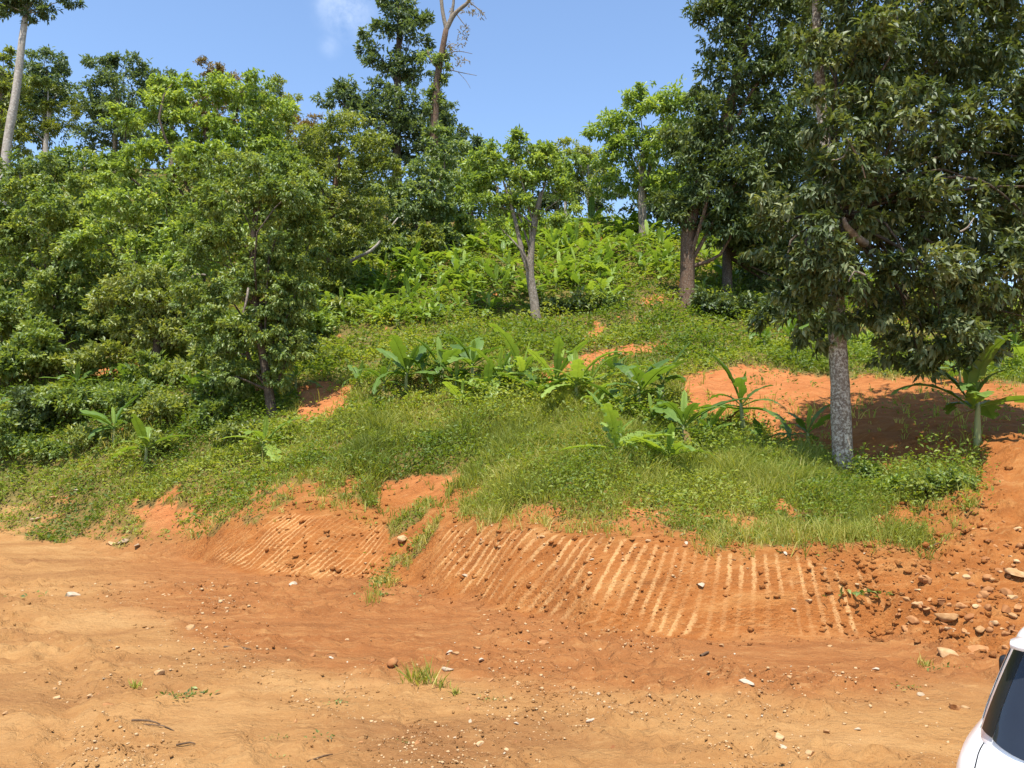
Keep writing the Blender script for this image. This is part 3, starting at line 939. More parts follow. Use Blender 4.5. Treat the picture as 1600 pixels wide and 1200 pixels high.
e = tree('creeper_covered_tree', 'dark leaning tree draped in creepers, its bare trunk foot on the near slope at left', b,
         [(428, 650, .17), (420, 610, .15), (412, 560, .14), (400, 480, .13), (395, 390, .11), (402, 310, .07)],
         [(400, 262, 46, 24), (366, 305, 46, 32), (430, 318, 50, 38), (350, 378, 46, 40), (420, 395, 56, 44), (366, 450, 48, 40), (440, 468, 44, 44), (336, 508, 38, 32), (400, 528, 52, 40),
          (452, 545, 34, 40), (338, 552, 36, 26), (375, 580, 34, 20), (440, 590, 30, 24), (470, 430, 26, 50), (415, 450, 40, 60, .8), (430, 530, 36, 60, .6), (395, 590, 34, 30, .5), (470, 500, 24, 50, .4), (350, 590, 40, 28, .3), (318, 330, 44, 40, .6), (308, 400, 42, 44, .6), (312, 470, 38, 40, .4), (480, 300, 36, 40, .6), (485, 370, 34, 46, .6), (330, 270, 40, 30, .8), (450, 265, 40, 30, .8), (455, 300, 50, 30, -.6), (460, 340, 46, 28, .2)],
         b[1], M['lush'], M['bark_dark'], .15, .07, cover=1.9, per=8, seed=27, droop=.9, outw=.8, flare=.2)
limb_px(e, [(402, 610, .06, .3), (388, 560, .05, .4), (380, 500, .04, .3)], b[1], M['bark_brown'])
limb_px(e, [(380, 488, .03, -1.3), (385, 470, .035, -1.3), (388, 450, .03, -1.2)], b[1], M['bark_grey'], name='bare_twig')

b = gpt(95, 36)
tree('creeper_covered_tree', 'dense creeper-hung tree at the far left edge with dark hollow beneath', b,
     [(95, 560, .3), (92, 470, .26), (90, 380, .2), (80, 320, .12)],
     [(40, 308, 56, 28), (112, 298, 46, 26), (60, 365, 58, 32), (132, 362, 56, 30), (26, 430, 46, 36), (150, 430, 50, 36), (190, 470, 44, 34), (10, 360, 40, 40), (90, 420, 50, 40, 1.5), (80, 480, 50, 40, -.8), (130, 500, 44, 30, -.8), (20, 490, 50, 40, -.5), (95, 395, 54, 34, -1.6), (100, 450, 50, 34, -1.6), (88, 335, 50, 28, -1.2)],
     36, M['lush'], M['bark_dark'], .22, .12, cover=2.2, per=7, seed=28, droop=.9, outw=.85)
b = gpt(245, 30)
tree('forest_tree', 'low leafy tree with drooping sprays under the broad pale green tree', b,
     [(245, 590, .2), (246, 530, .17), (248, 470, .1)],
     [(232, 470, 54, 32), (292, 478, 46, 36), (258, 528, 48, 28), (192, 512, 44, 24), (215, 440, 46, 28), (300, 530, 36, 28), (170, 470, 30, 30)],
     30, M['olive'], M['bark_dark'], .2, .09, cover=2.2, per=7, seed=29, droop=.7)

# --- left skyline
b = gpt(2, 55)
e = tree('emergent_tree', 'very tall tree with bare pale trunk and small high crown at the upper left corner', b,
         [(2, 290, .36), (10, 235, .31), (24, 150, .28), (35, 60, .23), (40, 20, .18), (42, -20, .12)],
         [(14, 14, 32, 15), (50, 10, 32, 17), (76, 18, 14, 8), (112, 0, 20, 8), (20, -30, 50, 22), (46, 33, 10, 7), (90, -20, 40, 15), (-10, 5, 30, 18)],
         55, M['blue'], M['bark_pale'], .34, .13, cover=2.6, per=7, seed=30, limb_r=.3, lmin=4)
b = gpt(72, 57)
e = tree('forest_tree', 'sparse yellow-green tree with pale forking limbs beside the tall pale trunk', b,
         [(70, 285, .22), (71, 240, .18), (74, 205, .13), (80, 165, .07)],
         [(75, 138, 36, 14), (102, 168, 26, 15), (60, 172, 30, 14), (88, 200, 30, 12), (50, 205, 20, 10), (115, 190, 18, 10)], 57, M['yellowish'], M['bark_pale'], .28, .10, cover=1.2, per=7, seed=31, limb_r=.6)
bg = [
    ('forest_tree', 'grey-green rounded tree on the skyline right behind the tall pale trunk', 70, 72, [(70, 92, 32, 18), (85, 118, 28, 24), (55, 120, 36, 24), (75, 150, 45, 28), (30, 150, 40, 40), (60, 190, 50, 34)], 'blue', .42, .17, 1.7),
    ('forest_tree', 'dull olive tree at the left picture edge below the high crown', 0, 66, [(5, 95, 26, 22), (-20, 130, 40, 40), (15, 135, 30, 30), (5, 190, 40, 40), (20, 230, 40, 30)], 'olive', .42, .17, 1.6),
    ('forest_tree', 'wide grey-green tree on the skyline above the sparse yellow-green one', 180, 70, [(158, 102, 34, 17), (198, 104, 36, 20), (178, 140, 52, 28), (225, 130, 24, 28), (145, 165, 34, 34), (190, 180, 50, 34), (165, 220, 50, 28), (215, 220, 40, 28)], 'blue', .42, .16, 1.6),
    ('forest_tree', 'rusty brown topped tree on the skyline above the broad pale green tree', 338, 74, [(330, 102, 28, 11), (352, 116, 26, 12), (322, 120, 24, 10), (340, 145, 40, 20), (330, 180, 40, 24)], 'dry', .36, .14, 1.2),
    ('forest_tree', 'small dusty tree on the skyline above the yellowish fine-leaved tree', 436, 74, [(434, 134, 18, 14), (448, 155, 20, 16), (425, 165, 28, 20), (440, 190, 36, 20)], 'olive', .4, .15, 1.4),
    ('forest_tree', 'thin brownish tree on the skyline left of the tall layered ridge tree', 478, 72, [(470, 195, 28, 16), (490, 190, 22, 10), (500, 205, 26, 14), (465, 225, 36, 20), (500, 230, 34, 18)], 'dry', .34, .12, .9),
    ('forest_tree', 'dark tree low on the skyline behind the small dusty tree', 400, 78, [(395, 150, 30, 20), (380, 175, 36, 24), (415, 190, 36, 24), (390, 215, 44, 24)], 'blue', .44, .18, 1.8),
    ('forest_tree', 'dark undergrowth tree beneath the wide grey-green skyline tree', 130, 50, [(110, 250, 40, 22), (150, 262, 40, 22), (75, 270, 40, 22), (190, 270, 36, 24), (130, 290, 50, 20)], 'lush', .32, .14, 2.0),
    ('forest_tree', 'dark rounded tree deep in the forest left of the yellowish tree', 440, 47, [(430, 300, 56, 30), (470, 350, 56, 34), (400, 350, 56, 34), (440, 400, 60, 30), (480, 420, 50, 30), (390, 410, 50, 30)], 'lush', .3, .14, 1.8),
    ('forest_tree', 'deep green tree in the forest between the pale trunk and the broad tree', 210, 46, [(180, 300, 50, 28), (230, 310, 56, 30), (150, 340, 50, 30), (280, 340, 56, 30), (210, 370, 60, 34), (320, 400, 56, 34)], 'lush', .3, .14, 1.8),
    ('forest_tree', 'deep green tree behind the creeper-hung tree at the left edge', 40, 48, [(30, 270, 50, 24), (80, 265, 46, 22), (0, 300, 50, 28), (60, 320, 56, 30), (110, 340, 50, 30), (10, 370, 56, 34)], 'vine', .3, .14, 1.8),
    ('forest_tree', 'shadowy tree behind the yellowish fine-leaved tree and the dead branch', 580, 49, [(560, 300, 50, 28), (600, 320, 50, 30), (540, 350, 50, 30), (590, 375, 56, 26), (550, 400, 50, 24)], 'deep', .3, .14, 1.9),
    ('forest_tree', 'blue-green tree on the ridge left of the slim pale stems', 870, 61, [(850, 245, 36, 20), (880, 265, 36, 24), (845, 285, 40, 24), (890, 305, 40, 22), (860, 325, 44, 20)], 'blue', .42, .18, 1.7),
    ('forest_tree', 'blue-green tree on the ridge below the bright green tree', 1030, 60, [(1000, 290, 40, 22), (1040, 300, 40, 24), (1020, 325, 50, 20), (1065, 330, 40, 22), (1085, 300, 36, 26)], 'blue', .42, .18, 1.7),
    ('forest_tree', 'dim tree on the ridge showing between the thick and the slim trunks', 1120, 58, [(1110, 330, 40, 24), (1150, 345, 40, 26), (1125, 375, 44, 22), (1170, 385, 44, 24), (1200, 360, 44, 30), (1240, 400, 44, 30)], 'blue', .4, .17, 1.6),
    ('forest_tree', 'dim tree on the ridge seen through the gap by the slim stems', 935, 64, [(925, 262, 30, 16), (945, 282, 26, 18), (920, 300, 34, 18), (938, 322, 26, 14)], 'blue', .42, .18, 1.5),
    ('forest_tree', 'leafy tree on the ridge left of the umbrella-shaped tree', 775, 60, [(750, 280, 34, 20), (785, 270, 36, 20), (765, 310, 44, 22), (800, 320, 44, 22), (740, 335, 40, 20)], 'lush', .42, .18, 1.7),
    ('forest_tree', 'grey-green tree on the skyline between the brown top and the wide grey-green one', 268, 76, [(262, 120, 28, 14), (285, 140, 30, 18), (250, 150, 34, 20), (275, 175, 44, 24), (240, 190, 40, 26)], 'blue', .44, .18, 1.6),
    ('forest_tree', 'olive tree low on the skyline beside the thin brownish tree', 455, 70, [(450, 215, 34, 18), (485, 225, 34, 18), (430, 240, 40, 22), (470, 255, 44, 22), (510, 250, 36, 20)], 'olive', .42, .17, 1.6),
    ('forest_tree', 'shady tree behind the creeper-covered pale green one', 700, 56, [(690, 270, 40, 22), (720, 290, 40, 22), (675, 300, 40, 24), (705, 325, 44, 22), (735, 310, 36, 20), (665, 340, 40, 22)], 'lush', .4, .17, 1.7),
    ('forest_tree', 'green tree at the right picture edge behind the big dark tree', 1600, 46, [(1588, 272, 22, 24), (1605, 300, 34, 30), (1590, 340, 30, 24), (1620, 350, 40, 40), (1600, 385, 34, 24)], 'bright', .34, .13, 1.7),
]
for k, (nm, lb, px, Y, cl, mt, L, W, cv) in enumerate(bg):
    b = gpt(px, Y)
    _, pyb = proj(b)
    tree(nm, lb, b, [(px, pyb, .28), (px, cl[-1][1] + 6, .22), (px + 3, cl[0][1] + 12, .08)], cl, Y, M[mt], M['bark_grey'], L, W, cover=cv, per=7, seed=40 + k, limb_r=.45)
# bare grey poles of trees at the right edge
for k, (px, top, Y) in enumerate([(1572, 400, 48), (1590, 392, 52), (1604, 380, 47), (1562, 440, 55)]):
    b = gpt(px, Y)
    e = tree('bare_sapling', ['thin bare grey trunk at the right edge, second from left', 'thin bare grey trunk at the right edge, third from left',
                              'thin bare grey trunk at the right edge, cut by the picture', 'thin bare grey trunk at the right edge, leftmost and shortest'][k], b,
             [(px, 520, .12), (px + 2, 470, .10), (px - 1, top, .05)], [(px, top - 6, 18, 12), (px + 6, top + 18, 14, 10)], Y, M['dry'], M['bark_pale'], .3, .1, cover=.6, seed=60 + k, group='bare trunks at the right edge')
# leaning dead branch over the banana patch
p0, p1 = P(540, 416, 42), P(630, 334, 43)
e = empty('fallen_branch', gpt(540, 42), 'long pale dead branch leaning out over the upper banana patch', 'branch')
link('bough', tube_mesh('bough', np.array([gpt(525, 42) + [0, 0, -.2], P(540, 415, 42), P(582, 390, 42.3), P(602, 365, 42.6), P(622, 340, 43)]) - np.array(e.location), [.1, .1, .085, .065, .03], M['bark_pale'], sides=7, step=.4, seed=4), e)
link('twig', tube_mesh('twig', np.array([P(600, 367, 42.5), P(607, 352, 42.4), P(608, 345, 42.3)]) - np.array(e.location), [.05, .035, .02], M['bark_pale'], sides=5, step=.3, seed=5), e)

# ------------------------------------------------------------------ shrubs
ORD = ['first', 'second', 'third', 'fourth', 'fifth', 'sixth', 'seventh', 'eighth', 'ninth', 'tenth', 'eleventh', 'twelfth', 'thirteenth', 'fourteenth', 'fifteenth', 'sixteenth']


def shrub(b, rx, h, mat, label, group, seed, L=.12, W=.06, cover=2.2):
    rg = np.random.default_rng(seed)
    e = empty('shrub', b, label, 'shrub', group)
    cl = []
    for k in range(7):
        a = rg.uniform(0, 2 * pi); r = rg.uniform(.1, .62) * rx
        hh = h * rg.uniform(.35, .85)
        cl.append((b + [r * math.cos(a), r * math.sin(a) * .8, hh * .62], rx * rg.uniform(.3, .5), rx * rg.uniform(.3, .5), hh * .45))
    B, D, T = crown_points(cl, L, W, cover * COVER * .7, 6, .3, .8, rg, .45, .15)
    n = len(B)
    link('foliage', leaves2_mesh('foliage', B, D, L * rg.uniform(.6, 1.25, n), W * rg.uniform(.7, 1.15, n), np.clip(T, 0, 1), mat, b, rg=rg), e)
    for k in range(4):
        c = cl[k][0]
        link('stem', tube_mesh('stem', np.array([b - [0, 0, .1], (b + c) / 2 + rg.normal(0, .05, 3), c]) - b, [.028, .02, .008], M['bark_dark'], sides=5, step=.3, seed=seed + k), e)
    return e


SHRUBS = {
    ('leafy shrub in the thicket at the far left, {} from the left edge', 'shrubs of the left thicket'):
        [(5, 612, 75, 135, 'lush'), (62, 600, 70, 125, 'lush'), (105, 592, 60, 60, 'olive'), (165, 590, 70, 60, 'olive'), (235, 600, 70, 50, 'lush'), (300, 602, 66, 60, 'olive'), (330, 628, 46, 46, 'lush'), (190, 545, 80, 130, 'lush'), (270, 560, 80, 120, 'olive'), (330, 575, 70, 110, 'lush'), (130, 550, 70, 90, 'deep'), (20, 540, 80, 120, 'olive'), (365, 612, 40, 30, 'olive')],
    ('low shrub on the shaded lower left slope, {} from the left', 'shrubs low on the left slope'):
        [(-10, 715, 80, 80, 'lush'), (40, 675, 80, 76, 'deep'), (95, 660, 75, 66, 'lush'), (140, 700, 50, 40, 'olive'), (205, 650, 60, 55, 'lush'), (262, 662, 64, 58, 'olive'), (322, 668, 56, 52, 'lush'), (250, 705, 46, 32, 'olive'), (75, 720, 60, 44, 'lush'), (370, 690, 46, 36, 'olive'), (180, 640, 56, 46, 'lush')],
    ('leafy bush between the draped tree and the banana patch, {} from the left', 'bushes left of the banana patch'):
        [(488, 575, 46, 56, 'olive'), (498, 530, 55, 72, 'bright'), (515, 480, 60, 84, 'olive'), (470, 510, 50, 90, 'lush'), (535, 500, 46, 46, 'olive'), (545, 455, 48, 46, 'bright'), (585, 432, 45, 40, 'olive'), (620, 418, 48, 66, 'vine'), (660, 410, 48, 70, 'olive'), (700, 398, 46, 60, 'vine'), (735, 380, 40, 50, 'lush')],
    ('shaded shrub under the trees behind the big right tree, {} from the left', 'shrubs under the right-hand trees'):
        [(862, 492, 34, 34, 'deep'), (905, 487, 38, 34, 'deep'), (950, 482, 36, 28, 'lush'), (1100, 492, 42, 46, 'deep'), (1150, 498, 44, 50, 'deep'), (1200, 505, 46, 50, 'deep'), (1252, 512, 46, 46, 'deep'), (1300, 520, 40, 36, 'lush')],  # leftmost deep shrubs stand in for the shadow strip beside the umbrella-shaped tree
    ('sunlit shrub on the far slope right of the lichen-spotted trunk, {} from the left', 'shrubs right of the big trunk'):
        [(1345, 548, 40, 40, 'bright'), (1400, 552, 40, 36, 'olive'), (1540, 545, 40, 46, 'bright'), (1590, 530, 45, 60, 'lush'), (1640, 560, 50, 60, 'lush')],
    ('green weed bush on the grassy lip beside the big trunk, {} from the left', 'weed bushes on the bank lip'):
        [(1290, 770, 26, 26, 'olive'), (1352, 752, 30, 44, 'lush'), (1395, 775, 34, 36, 'bright'), (1440, 778, 36, 40, 'olive'), (1490, 775, 38, 48, 'lush'), (1270, 830, 30, 20, 'olive')],
}
sid = 200
for (lab, grp), lst in SHRUBS.items():
    for k, (px, py, rx, h, mt) in enumerate(sorted(lst)):
        b = G(px, py); s = b[1] / F
        sid += 1
        L = float(np.clip(9 * s, .10, .34))
        shrub(b, rx * s, h * s, M[mt], lab.format(ORD[k]), grp, sid, L=L, W=L * .5)

# ------------------------------------------------------------------ banana plants
def banana_leaf(seed, arch, width, tears, seg=12, dry=False):
    """unit-length blade along +x, arching down; midrib fold; notched, partly torn margin"""
    rg = np.random.default_rng(seed)
    t = np.linspace(0, 1, seg + 1)
    ang = .12 - arch * (t ** 1.6)
    x = np.concatenate([[0], np.cumsum(np.cos(ang[:-1]) / seg)]); z = np.concatenate([[0], np.cumsum(np.sin(ang[:-1]) / seg)])
    pet = .16
    w = np.where(t < pet, .018, width * np.clip(np.sin(pi * np.clip((t - pet) / (1 - pet), 0, 1) ** .9), 0, 1) ** .42 + .01)
    w[-1] = .006
    Vv, Ff = [], []
    for i in range(seg + 1):
        for sgn in (-1, 1):
            wl_ = w[i] * (1 - (rg.random() * .4 if rg.random() < tears else 0))
            fold = wl_ * rg.uniform(.15, .42)
            dr = rg.uniform(-.02, .02)
            Vv += [(x[i] + dr * .5, sgn * wl_ * .55, z[i] + fold * .6), (x[i] + dr, sgn * wl_, z[i] + fold * .55 - wl_ * .12)]
        Vv += [(x[i], 0, z[i]), (x[i], 0, z[i] - .02 * (1 - t[i]) - .004)]
    for i in range(seg):
        a, b = i * 6, (i + 1) * 6
        for q in ((1, 0), (0, 4), (4, 2), (2, 3)):
            if q in ((1, 0), (2, 3)) and rg.random() < tears * .35 and i > 3:
                continue
            Ff.append((a + q[0], a + q[1], b + q[1], b + q[0]))
        Ff.append((a + 4, a + 5, b + 5, b + 4))
    tint = rg.uniform(.15, .35) + np.zeros(len(Ff))
    return mesh_np('leaf', Vv, Ff, M['banana_dry'] if dry else M['banana'], attrs=[('tint', 'FACE', tint)], smooth=True)


def leaf_set(seed0, tint_lo, tint_hi):
    out = []
    for k in range(8):
        me = banana_leaf(seed0 + k, [.3, .7, 1.1, 1.5, .5, .9, 1.9, .12][k], [.12, .135, .125, .115, .14, .11, .12, .085][k], [.2, .5, .7, .8, .4, .6, .7, .05][k], seg=16)
        n = len(me.polygons)
        me.attributes['tint'].data.foreach_set('value', np.full(n, tint_lo + (tint_hi - tint_lo) * k / 7, np.float32) + np.random.default_rng(k).uniform(-.06, .06, n).astype(np.float32))
        out.append(me)
    return out


LEAF_A = leaf_set(500, .10, .75)
LEAF_B = leaf_set(600, .5, 1.0)
LEAF_DRY = [banana_leaf(700, 2.4, .07, .7, dry=True), banana_leaf(701, 2.1, .08, .8, dry=True)]
stem_me = tube_mesh('pseudostem', [(0, 0, -.15), (0, 0, .1), (.01, .01, .6), (0, .02, 1.0)], [.12, .10, .075, .05], M['stem'], sides=8, step=.2, lump=.08, seed=9)


def banana(b, Hm, label, group, seed, leaves=LEAF_A, n=8, stemf=.42, spread=1.0, dry=0):
    n = n + 2
    stemf = stemf * .8
    """Hm: height to the leaf tips"""
    rg = np.random.default_rng(seed)
    e = empty('banana_plant', b, label, 'banana plant', group)
    sh = Hm * stemf
    lean = rg.uniform(-.06, .06, 2)
    link('pseudostem', stem_me, e, (0, 0, 0), (lean[0], lean[1], rg.uniform(0, 6)), (Hm * .36, Hm * .36, sh))
    a0 = rg.uniform(0, 2 * pi)
    for k in range(n):
        yaw = a0 + k * 2.4 + rg.uniform(-.3, .3)
        f = k / max(1, n - 1)
        elev = -.05 + 1.1 * f + rg.uniform(-.35, .4)
        LL = Hm * rg.uniform(.45, .85) * (1.05 - .15 * f) * spread
        me = leaves[int(np.clip((1 - f) * 3.2 + rg.uniform(0, 3), 0, 6))] if k < n - 1 else leaves[7]
        if k == n - 1:
            elev = rg.uniform(1.05, 1.4); LL *= rg.uniform(.45, .85)
        link('leaf', me, e, (lean[1] * sh, -lean[0] * sh, sh * (.86 + .16 * f)), (rg.uniform(-.25, .25), -elev, yaw), (LL, LL * rg.uniform(.85, 1.25), LL))
    for k in range(dry):
        link('dead_leaf', LEAF_DRY[k % 2], e, (0, 0, sh * .85), (0, .4, rg.uniform(0, 6)), (Hm * .55,) * 3)
    return e


BAN = [  # base px, py, height px, leaves, stem fraction, dry leaves, label
    (1527, 698, 96, 9, .55, 1, 'tall banana plant in the tree shadow at the right edge of the dirt terrace'),
    (1162, 682, 80, 8, .5, 2, 'upright banana plant alone at the left edge of the orange dirt terrace'),
    (1262, 702, 62, 6, .35, 0, 'shaded young banana plant just left of the lichen-spotted trunk'),
    (1190, 705, 40, 5, .3, 0, 'small drooping banana plant at the foot of the upright one'),
    (1068, 705, 80, 7, .4, 1, 'slender banana plant with pointing leaf in front of the terrace, left of the upright one'),
    (965, 728, 76, 8, .3, 1, 'bright banana sucker nearest the bank lip in the grass'),
    (1046, 740, 66, 6, .3, 1, 'low ragged banana plant in the grass right of the bright sucker'),
    (1000, 648, 74, 6, .45, 0, 'banana plant with one erect furled leaf at the right end of the row'),
    (1035, 632, 62, 7, .4, 1, 'banana plant at the terrace corner behind the erect-leaved one'),
    (900, 632, 74, 8, .35, 0, 'bright yellow-green banana plant right of the middle of the row'),
    (868, 622, 62, 7, .35, 0, 'dark-leaved banana plant between the two bright ones in the row'),
    (815, 618, 74, 7, .35, 0, 'bright upright banana plant in the middle of the row'),
    (780, 615, 56, 7, .35, 0, 'smaller banana plant left of the bright upright one'),
    (738, 602, 64, 8, .4, 0, 'tallest banana plant at the left part of the row, with pale upright leaf'),
    (690, 605, 64, 7, .35, 0, 'banana plant with dark arching leaves second in the row'),
    (635, 612, 66, 8, .35, 0, 'banana plant at the left end of the row with flat dark leaves'),
    (600, 612, 42, 6, .3, 1, 'small banana plant beyond the left end of the row'),
    (720, 640, 44, 6, .25, 0, 'yellowish low banana sucker in front of the row'),
    (935, 648, 44, 6, .3, 0, 'low banana sucker in front of the bright yellow-green one'),
    (412, 712, 58, 7, .3, 0, 'bright young banana plant below the draped tree'),
    (228, 728, 62, 7, .35, 0, 'young banana plant with a single erect bright leaf on the left slope'),
    (178, 694, 52, 7, .4, 0, 'spreading dark banana plant up-slope of the single erect leaf'),
    (462, 608, 34, 5, .4, 0, 'small banana plant with one dark flat leaf right of the draped tree'),
    (140, 545, 42, 6, .4, 1, 'banana plant with pale hanging leaves before the dark left hollow'),
    (105, 520, 44, 6, .4, 0, 'banana plant with upright pale leaves at the foot of the creeper-hung tree'),
    (232, 548, 26, 5, .35, 0, 'low banana plant with pale flat leaf in front of the low leafy tree'),
    (68, 596, 48, 6, .4, 0, 'banana plant with one bright diagonal leaf at the far left'),
    (1195, 548, 42, 6, .35, 0, 'banana plant at the right end of the grassy terrace under the trees'),
    (1560, 585, 80, 7, .45, 0, 'sunlit banana plant behind the tall shaded one at the right edge'),
    (1500, 600, 40, 6, .4, 0, 'dark small banana plant left of the tall shaded one'),
    (1590, 575, 62, 6, .4, 0, 'banana plant cut by the right picture edge'),
    (1235, 540, 34, 6, .35, 0, 'pale banana plant in the grass left of the lichen-spotted trunk'),
    (300, 620, 34, 6, .35, 0, 'small banana plant among the shrubs left of the draped tree'),
    (330, 612, 30, 6, .35, 0, 'little banana plant closest to the draped tree on its left'),
]
BAN += [
    (660, 606, 52, 7, .35, 1, 'ragged banana plant squeezed between the two leftmost of the row'),
    (712, 612, 48, 6, .3, 0, 'short banana plant hiding the foot of the tallest one'),
    (760, 628, 46, 7, .3, 0, 'low bright banana plant in front of the gap left of the middle'),
    (795, 600, 44, 6, .35, 0, 'dark banana plant peeping out behind the bright upright one'),
    (842, 632, 50, 7, .3, 1, 'ragged banana plant in front of the dark-leaved one'),
    (925, 620, 52, 7, .35, 0, 'banana plant with flat dark leaves right of the yellow-green one'),
    (972, 655, 48, 6, .3, 0, 'low banana plant in weeds left of the erect furled leaf'),
    (1020, 668, 44, 6, .3, 0, 'low banana plant in the weeds below the terrace corner'),
    (560, 606, 34, 6, .3, 0, 'faint small banana plant left of the row near the shaded dirt'),
    (960, 600, 40, 6, .4, 0, 'banana plant with pale tip behind the right end of the row'),
    (1110, 690, 40, 6, .3, 0, 'small banana plant between the slender and the upright ones'),
    (200, 612, 34, 6, .35, 0, 'small banana plant in the shrubs above the spreading dark one'),
    (120, 615, 40, 6, .35, 0, 'dim banana plant in the shade of the left thicket'),
    (30, 640, 42, 6, .35, 0, 'shaded banana plant by the pale boulder at the far left'),
]
BAN_B = []
for k, (px, py, hp, n, sf, dr, lab) in enumerate(BAN):
    b = G(px, py); Hm = hp * b[1] / F * 1.6
    BAN_B.append(b)
    banana(b, Hm, lab, 'banana plants on the slope', 800 + k, LEAF_B if ('bright' in lab or 'sunlit' in lab or 'yellow' in lab) else LEAF_A, n, sf, 1.15, dr)  # the sunlit plant's light is put into its brighter leaf tints
# the dense patch on the upper hillside
HILL = [[(495, 515), (520, 450), (600, 425), (700, 405), (800, 400), (830, 470), (790, 505), (640, 512)],
        [(840, 470), (850, 380), (900, 352), (960, 362), (1050, 365), (1056, 440), (1000, 462), (930, 480)],
        [(720, 400), (760, 365), (840, 360), (845, 400)],
        [(1090, 470), (1095, 400), (1180, 395), (1190, 450)]]
cnt = 0
rgb = np.random.default_rng(99)
HILL_LAB = ['one of the crowded banana plants on the hillside left of the umbrella-shaped tree', 'one of the crowded banana plants on the hillside right of the umbrella-shaped tree',
            'one of the uppermost banana plants right behind the umbrella-shaped tree', 'one of the banana plants seen between the thick and the slim trunks']
for poly, num, hlab in zip(HILL, (120, 104, 40, 22), HILL_LAB):
    xs = [p[0] for p in poly]; ys = [p[1] for p in poly]
    made = 0
    while made < num:
        px, py = rgb.uniform(min(xs), max(xs)), rgb.uniform(min(ys), max(ys))
        if not inpoly(np.array([px]), np.array([py]), poly)[0]:
            continue
        b = G(px, py, 20)
        banana(b, rgb.uniform(34, 54) * b[1] / F, hlab, 'banana plants of the hillside, ' + hlab.split('plants ')[1], 1000 + cnt,
               LEAF_B if rgb.random() < .8 else LEAF_A, int(rgb.integers(4, 7)), .3, 1.1, int(rgb.random() < .15))
        made += 1; cnt += 1

# ------------------------------------------------------------------ grass and low weeds
def scatter(n, ylo, yhi, umax=.86, pw=1.0, seed=1):
    rg = np.random.default_rng(seed)
    Y = ylo * (yhi / ylo) ** (rg.random(n) ** pw)
    X = rg.uniform(-umax, umax, n) * Y
    Z = height(X, Y)
    return X, Y, Z, rg


def grass(seed, ntuft, per, ylo, yhi, hmin, hmax, name, label, keepf, pw=1.0, lean=.35, wid=.0011):
    X, Y, Z, rg = scatter(ntuft, ylo, yhi, pw=pw, seed=seed)
    d = veg_density(X, Y, Z) * keepf(X, Y, Z)
    k = rg.random(ntuft) < d
    X, Y, Z = X[k], Y[k], Z[k]
    n = len(X)
    hh = hmin + (hmax - hmin) * (fbm(X * .8, Y * .8, 131, 3) ** 2.2) * 2.0
    tb = bank_t(X, Y); lip = 1 - sstep(1.2, 3.2, tb)
    hh = hh * (1 - .35 * lip)
    pos = np.repeat(np.stack([X, Y, Z], -1), per, 0)
    m = n * per
    H = np.repeat(hh, per) * rg.uniform(.55, 1.2, m)
    sp = np.repeat(hh, per)[:, None] * .22
    pos[:, :2] += rg.normal(0, 1, (m, 2)) * sp * .55
    dir_ = np.concatenate([rg.normal(0, lean, (m, 2)), np.ones((m, 1))], 1)
    dir_ = norm(dir_)
    side = norm(np.cross(dir_, rg.normal(0, 1, (m, 3))))
    w = (np.clip(pos[:, 1] * wid, .010, .05) * rg.uniform(.6, 1.2, m))[:, None]
    bend = np.concatenate([dir_[:, :2], np.zeros((m, 1))], 1) * 1.1
    b0 = pos - [0, 0, .03]
    mid = pos + dir_ * H[:, None] * .55
    tip = pos + dir_ * H[:, None] * .92 + bend * H[:, None] * .35 - [0, 0, 1] * (H[:, None] * .08)
    Vv = np.stack([b0 - side * w * .5, b0 + side * w * .5, mid + side * w * .42, mid - side * w * .42, tip], 1).reshape(-1, 3)
    q = np.arange(m)[:, None] * 5
    Tt = np.stack([q + [0, 1, 2], q + [0, 2, 3], q + [3, 2, 4]], 1).reshape(-1, 3)
    patch = fbm(X * .45, Y * .45, 141, 3)
    tint = np.clip(np.repeat(patch * 1.5 - .38 + lip * .22 + rg.normal(0, .1, n), per) + rg.normal(0, .14, m), 0, 1)
    o = link(name, mesh_np(name, Vv, Tt, M['grass'], attrs=[('tint', 'FACE', np.repeat(tint, 3))]))
    o['kind'] = 'stuff'; tag(o, label, 'grass')
    return o


def long_zone(X, Y, Z):
    px, py = proj(np.stack([X, Y, Z], -1))
    w = sstep(330, 560, px) * (1 - sstep(1500, 1560, px)) * sstep(600, 640, py)
    return np.clip(w * (.45 + 1.1 * fbm(X * .4, Y * .4, 151, 2)), .22, 1)


def short_zone(X, Y, Z):
    px, py = proj(np.stack([X, Y, Z], -1))
    return np.where(py < 650, 1.0, .35) * np.where(py < 480, .4, 1) * np.clip(1.5 * fbm(X * .3, Y * .3, 161, 2), 0, 1)


grass(21, 66000, 5, 11.2, 27, .10, .66, 'tall_grass', 'long green grass covering the near slope above the bank', long_zone)
grass(22, 50000, 3, 17, 46, .08, .34, 'short_grass', 'shorter yellow-green grass on the middle terrace of the slope', short_zone)


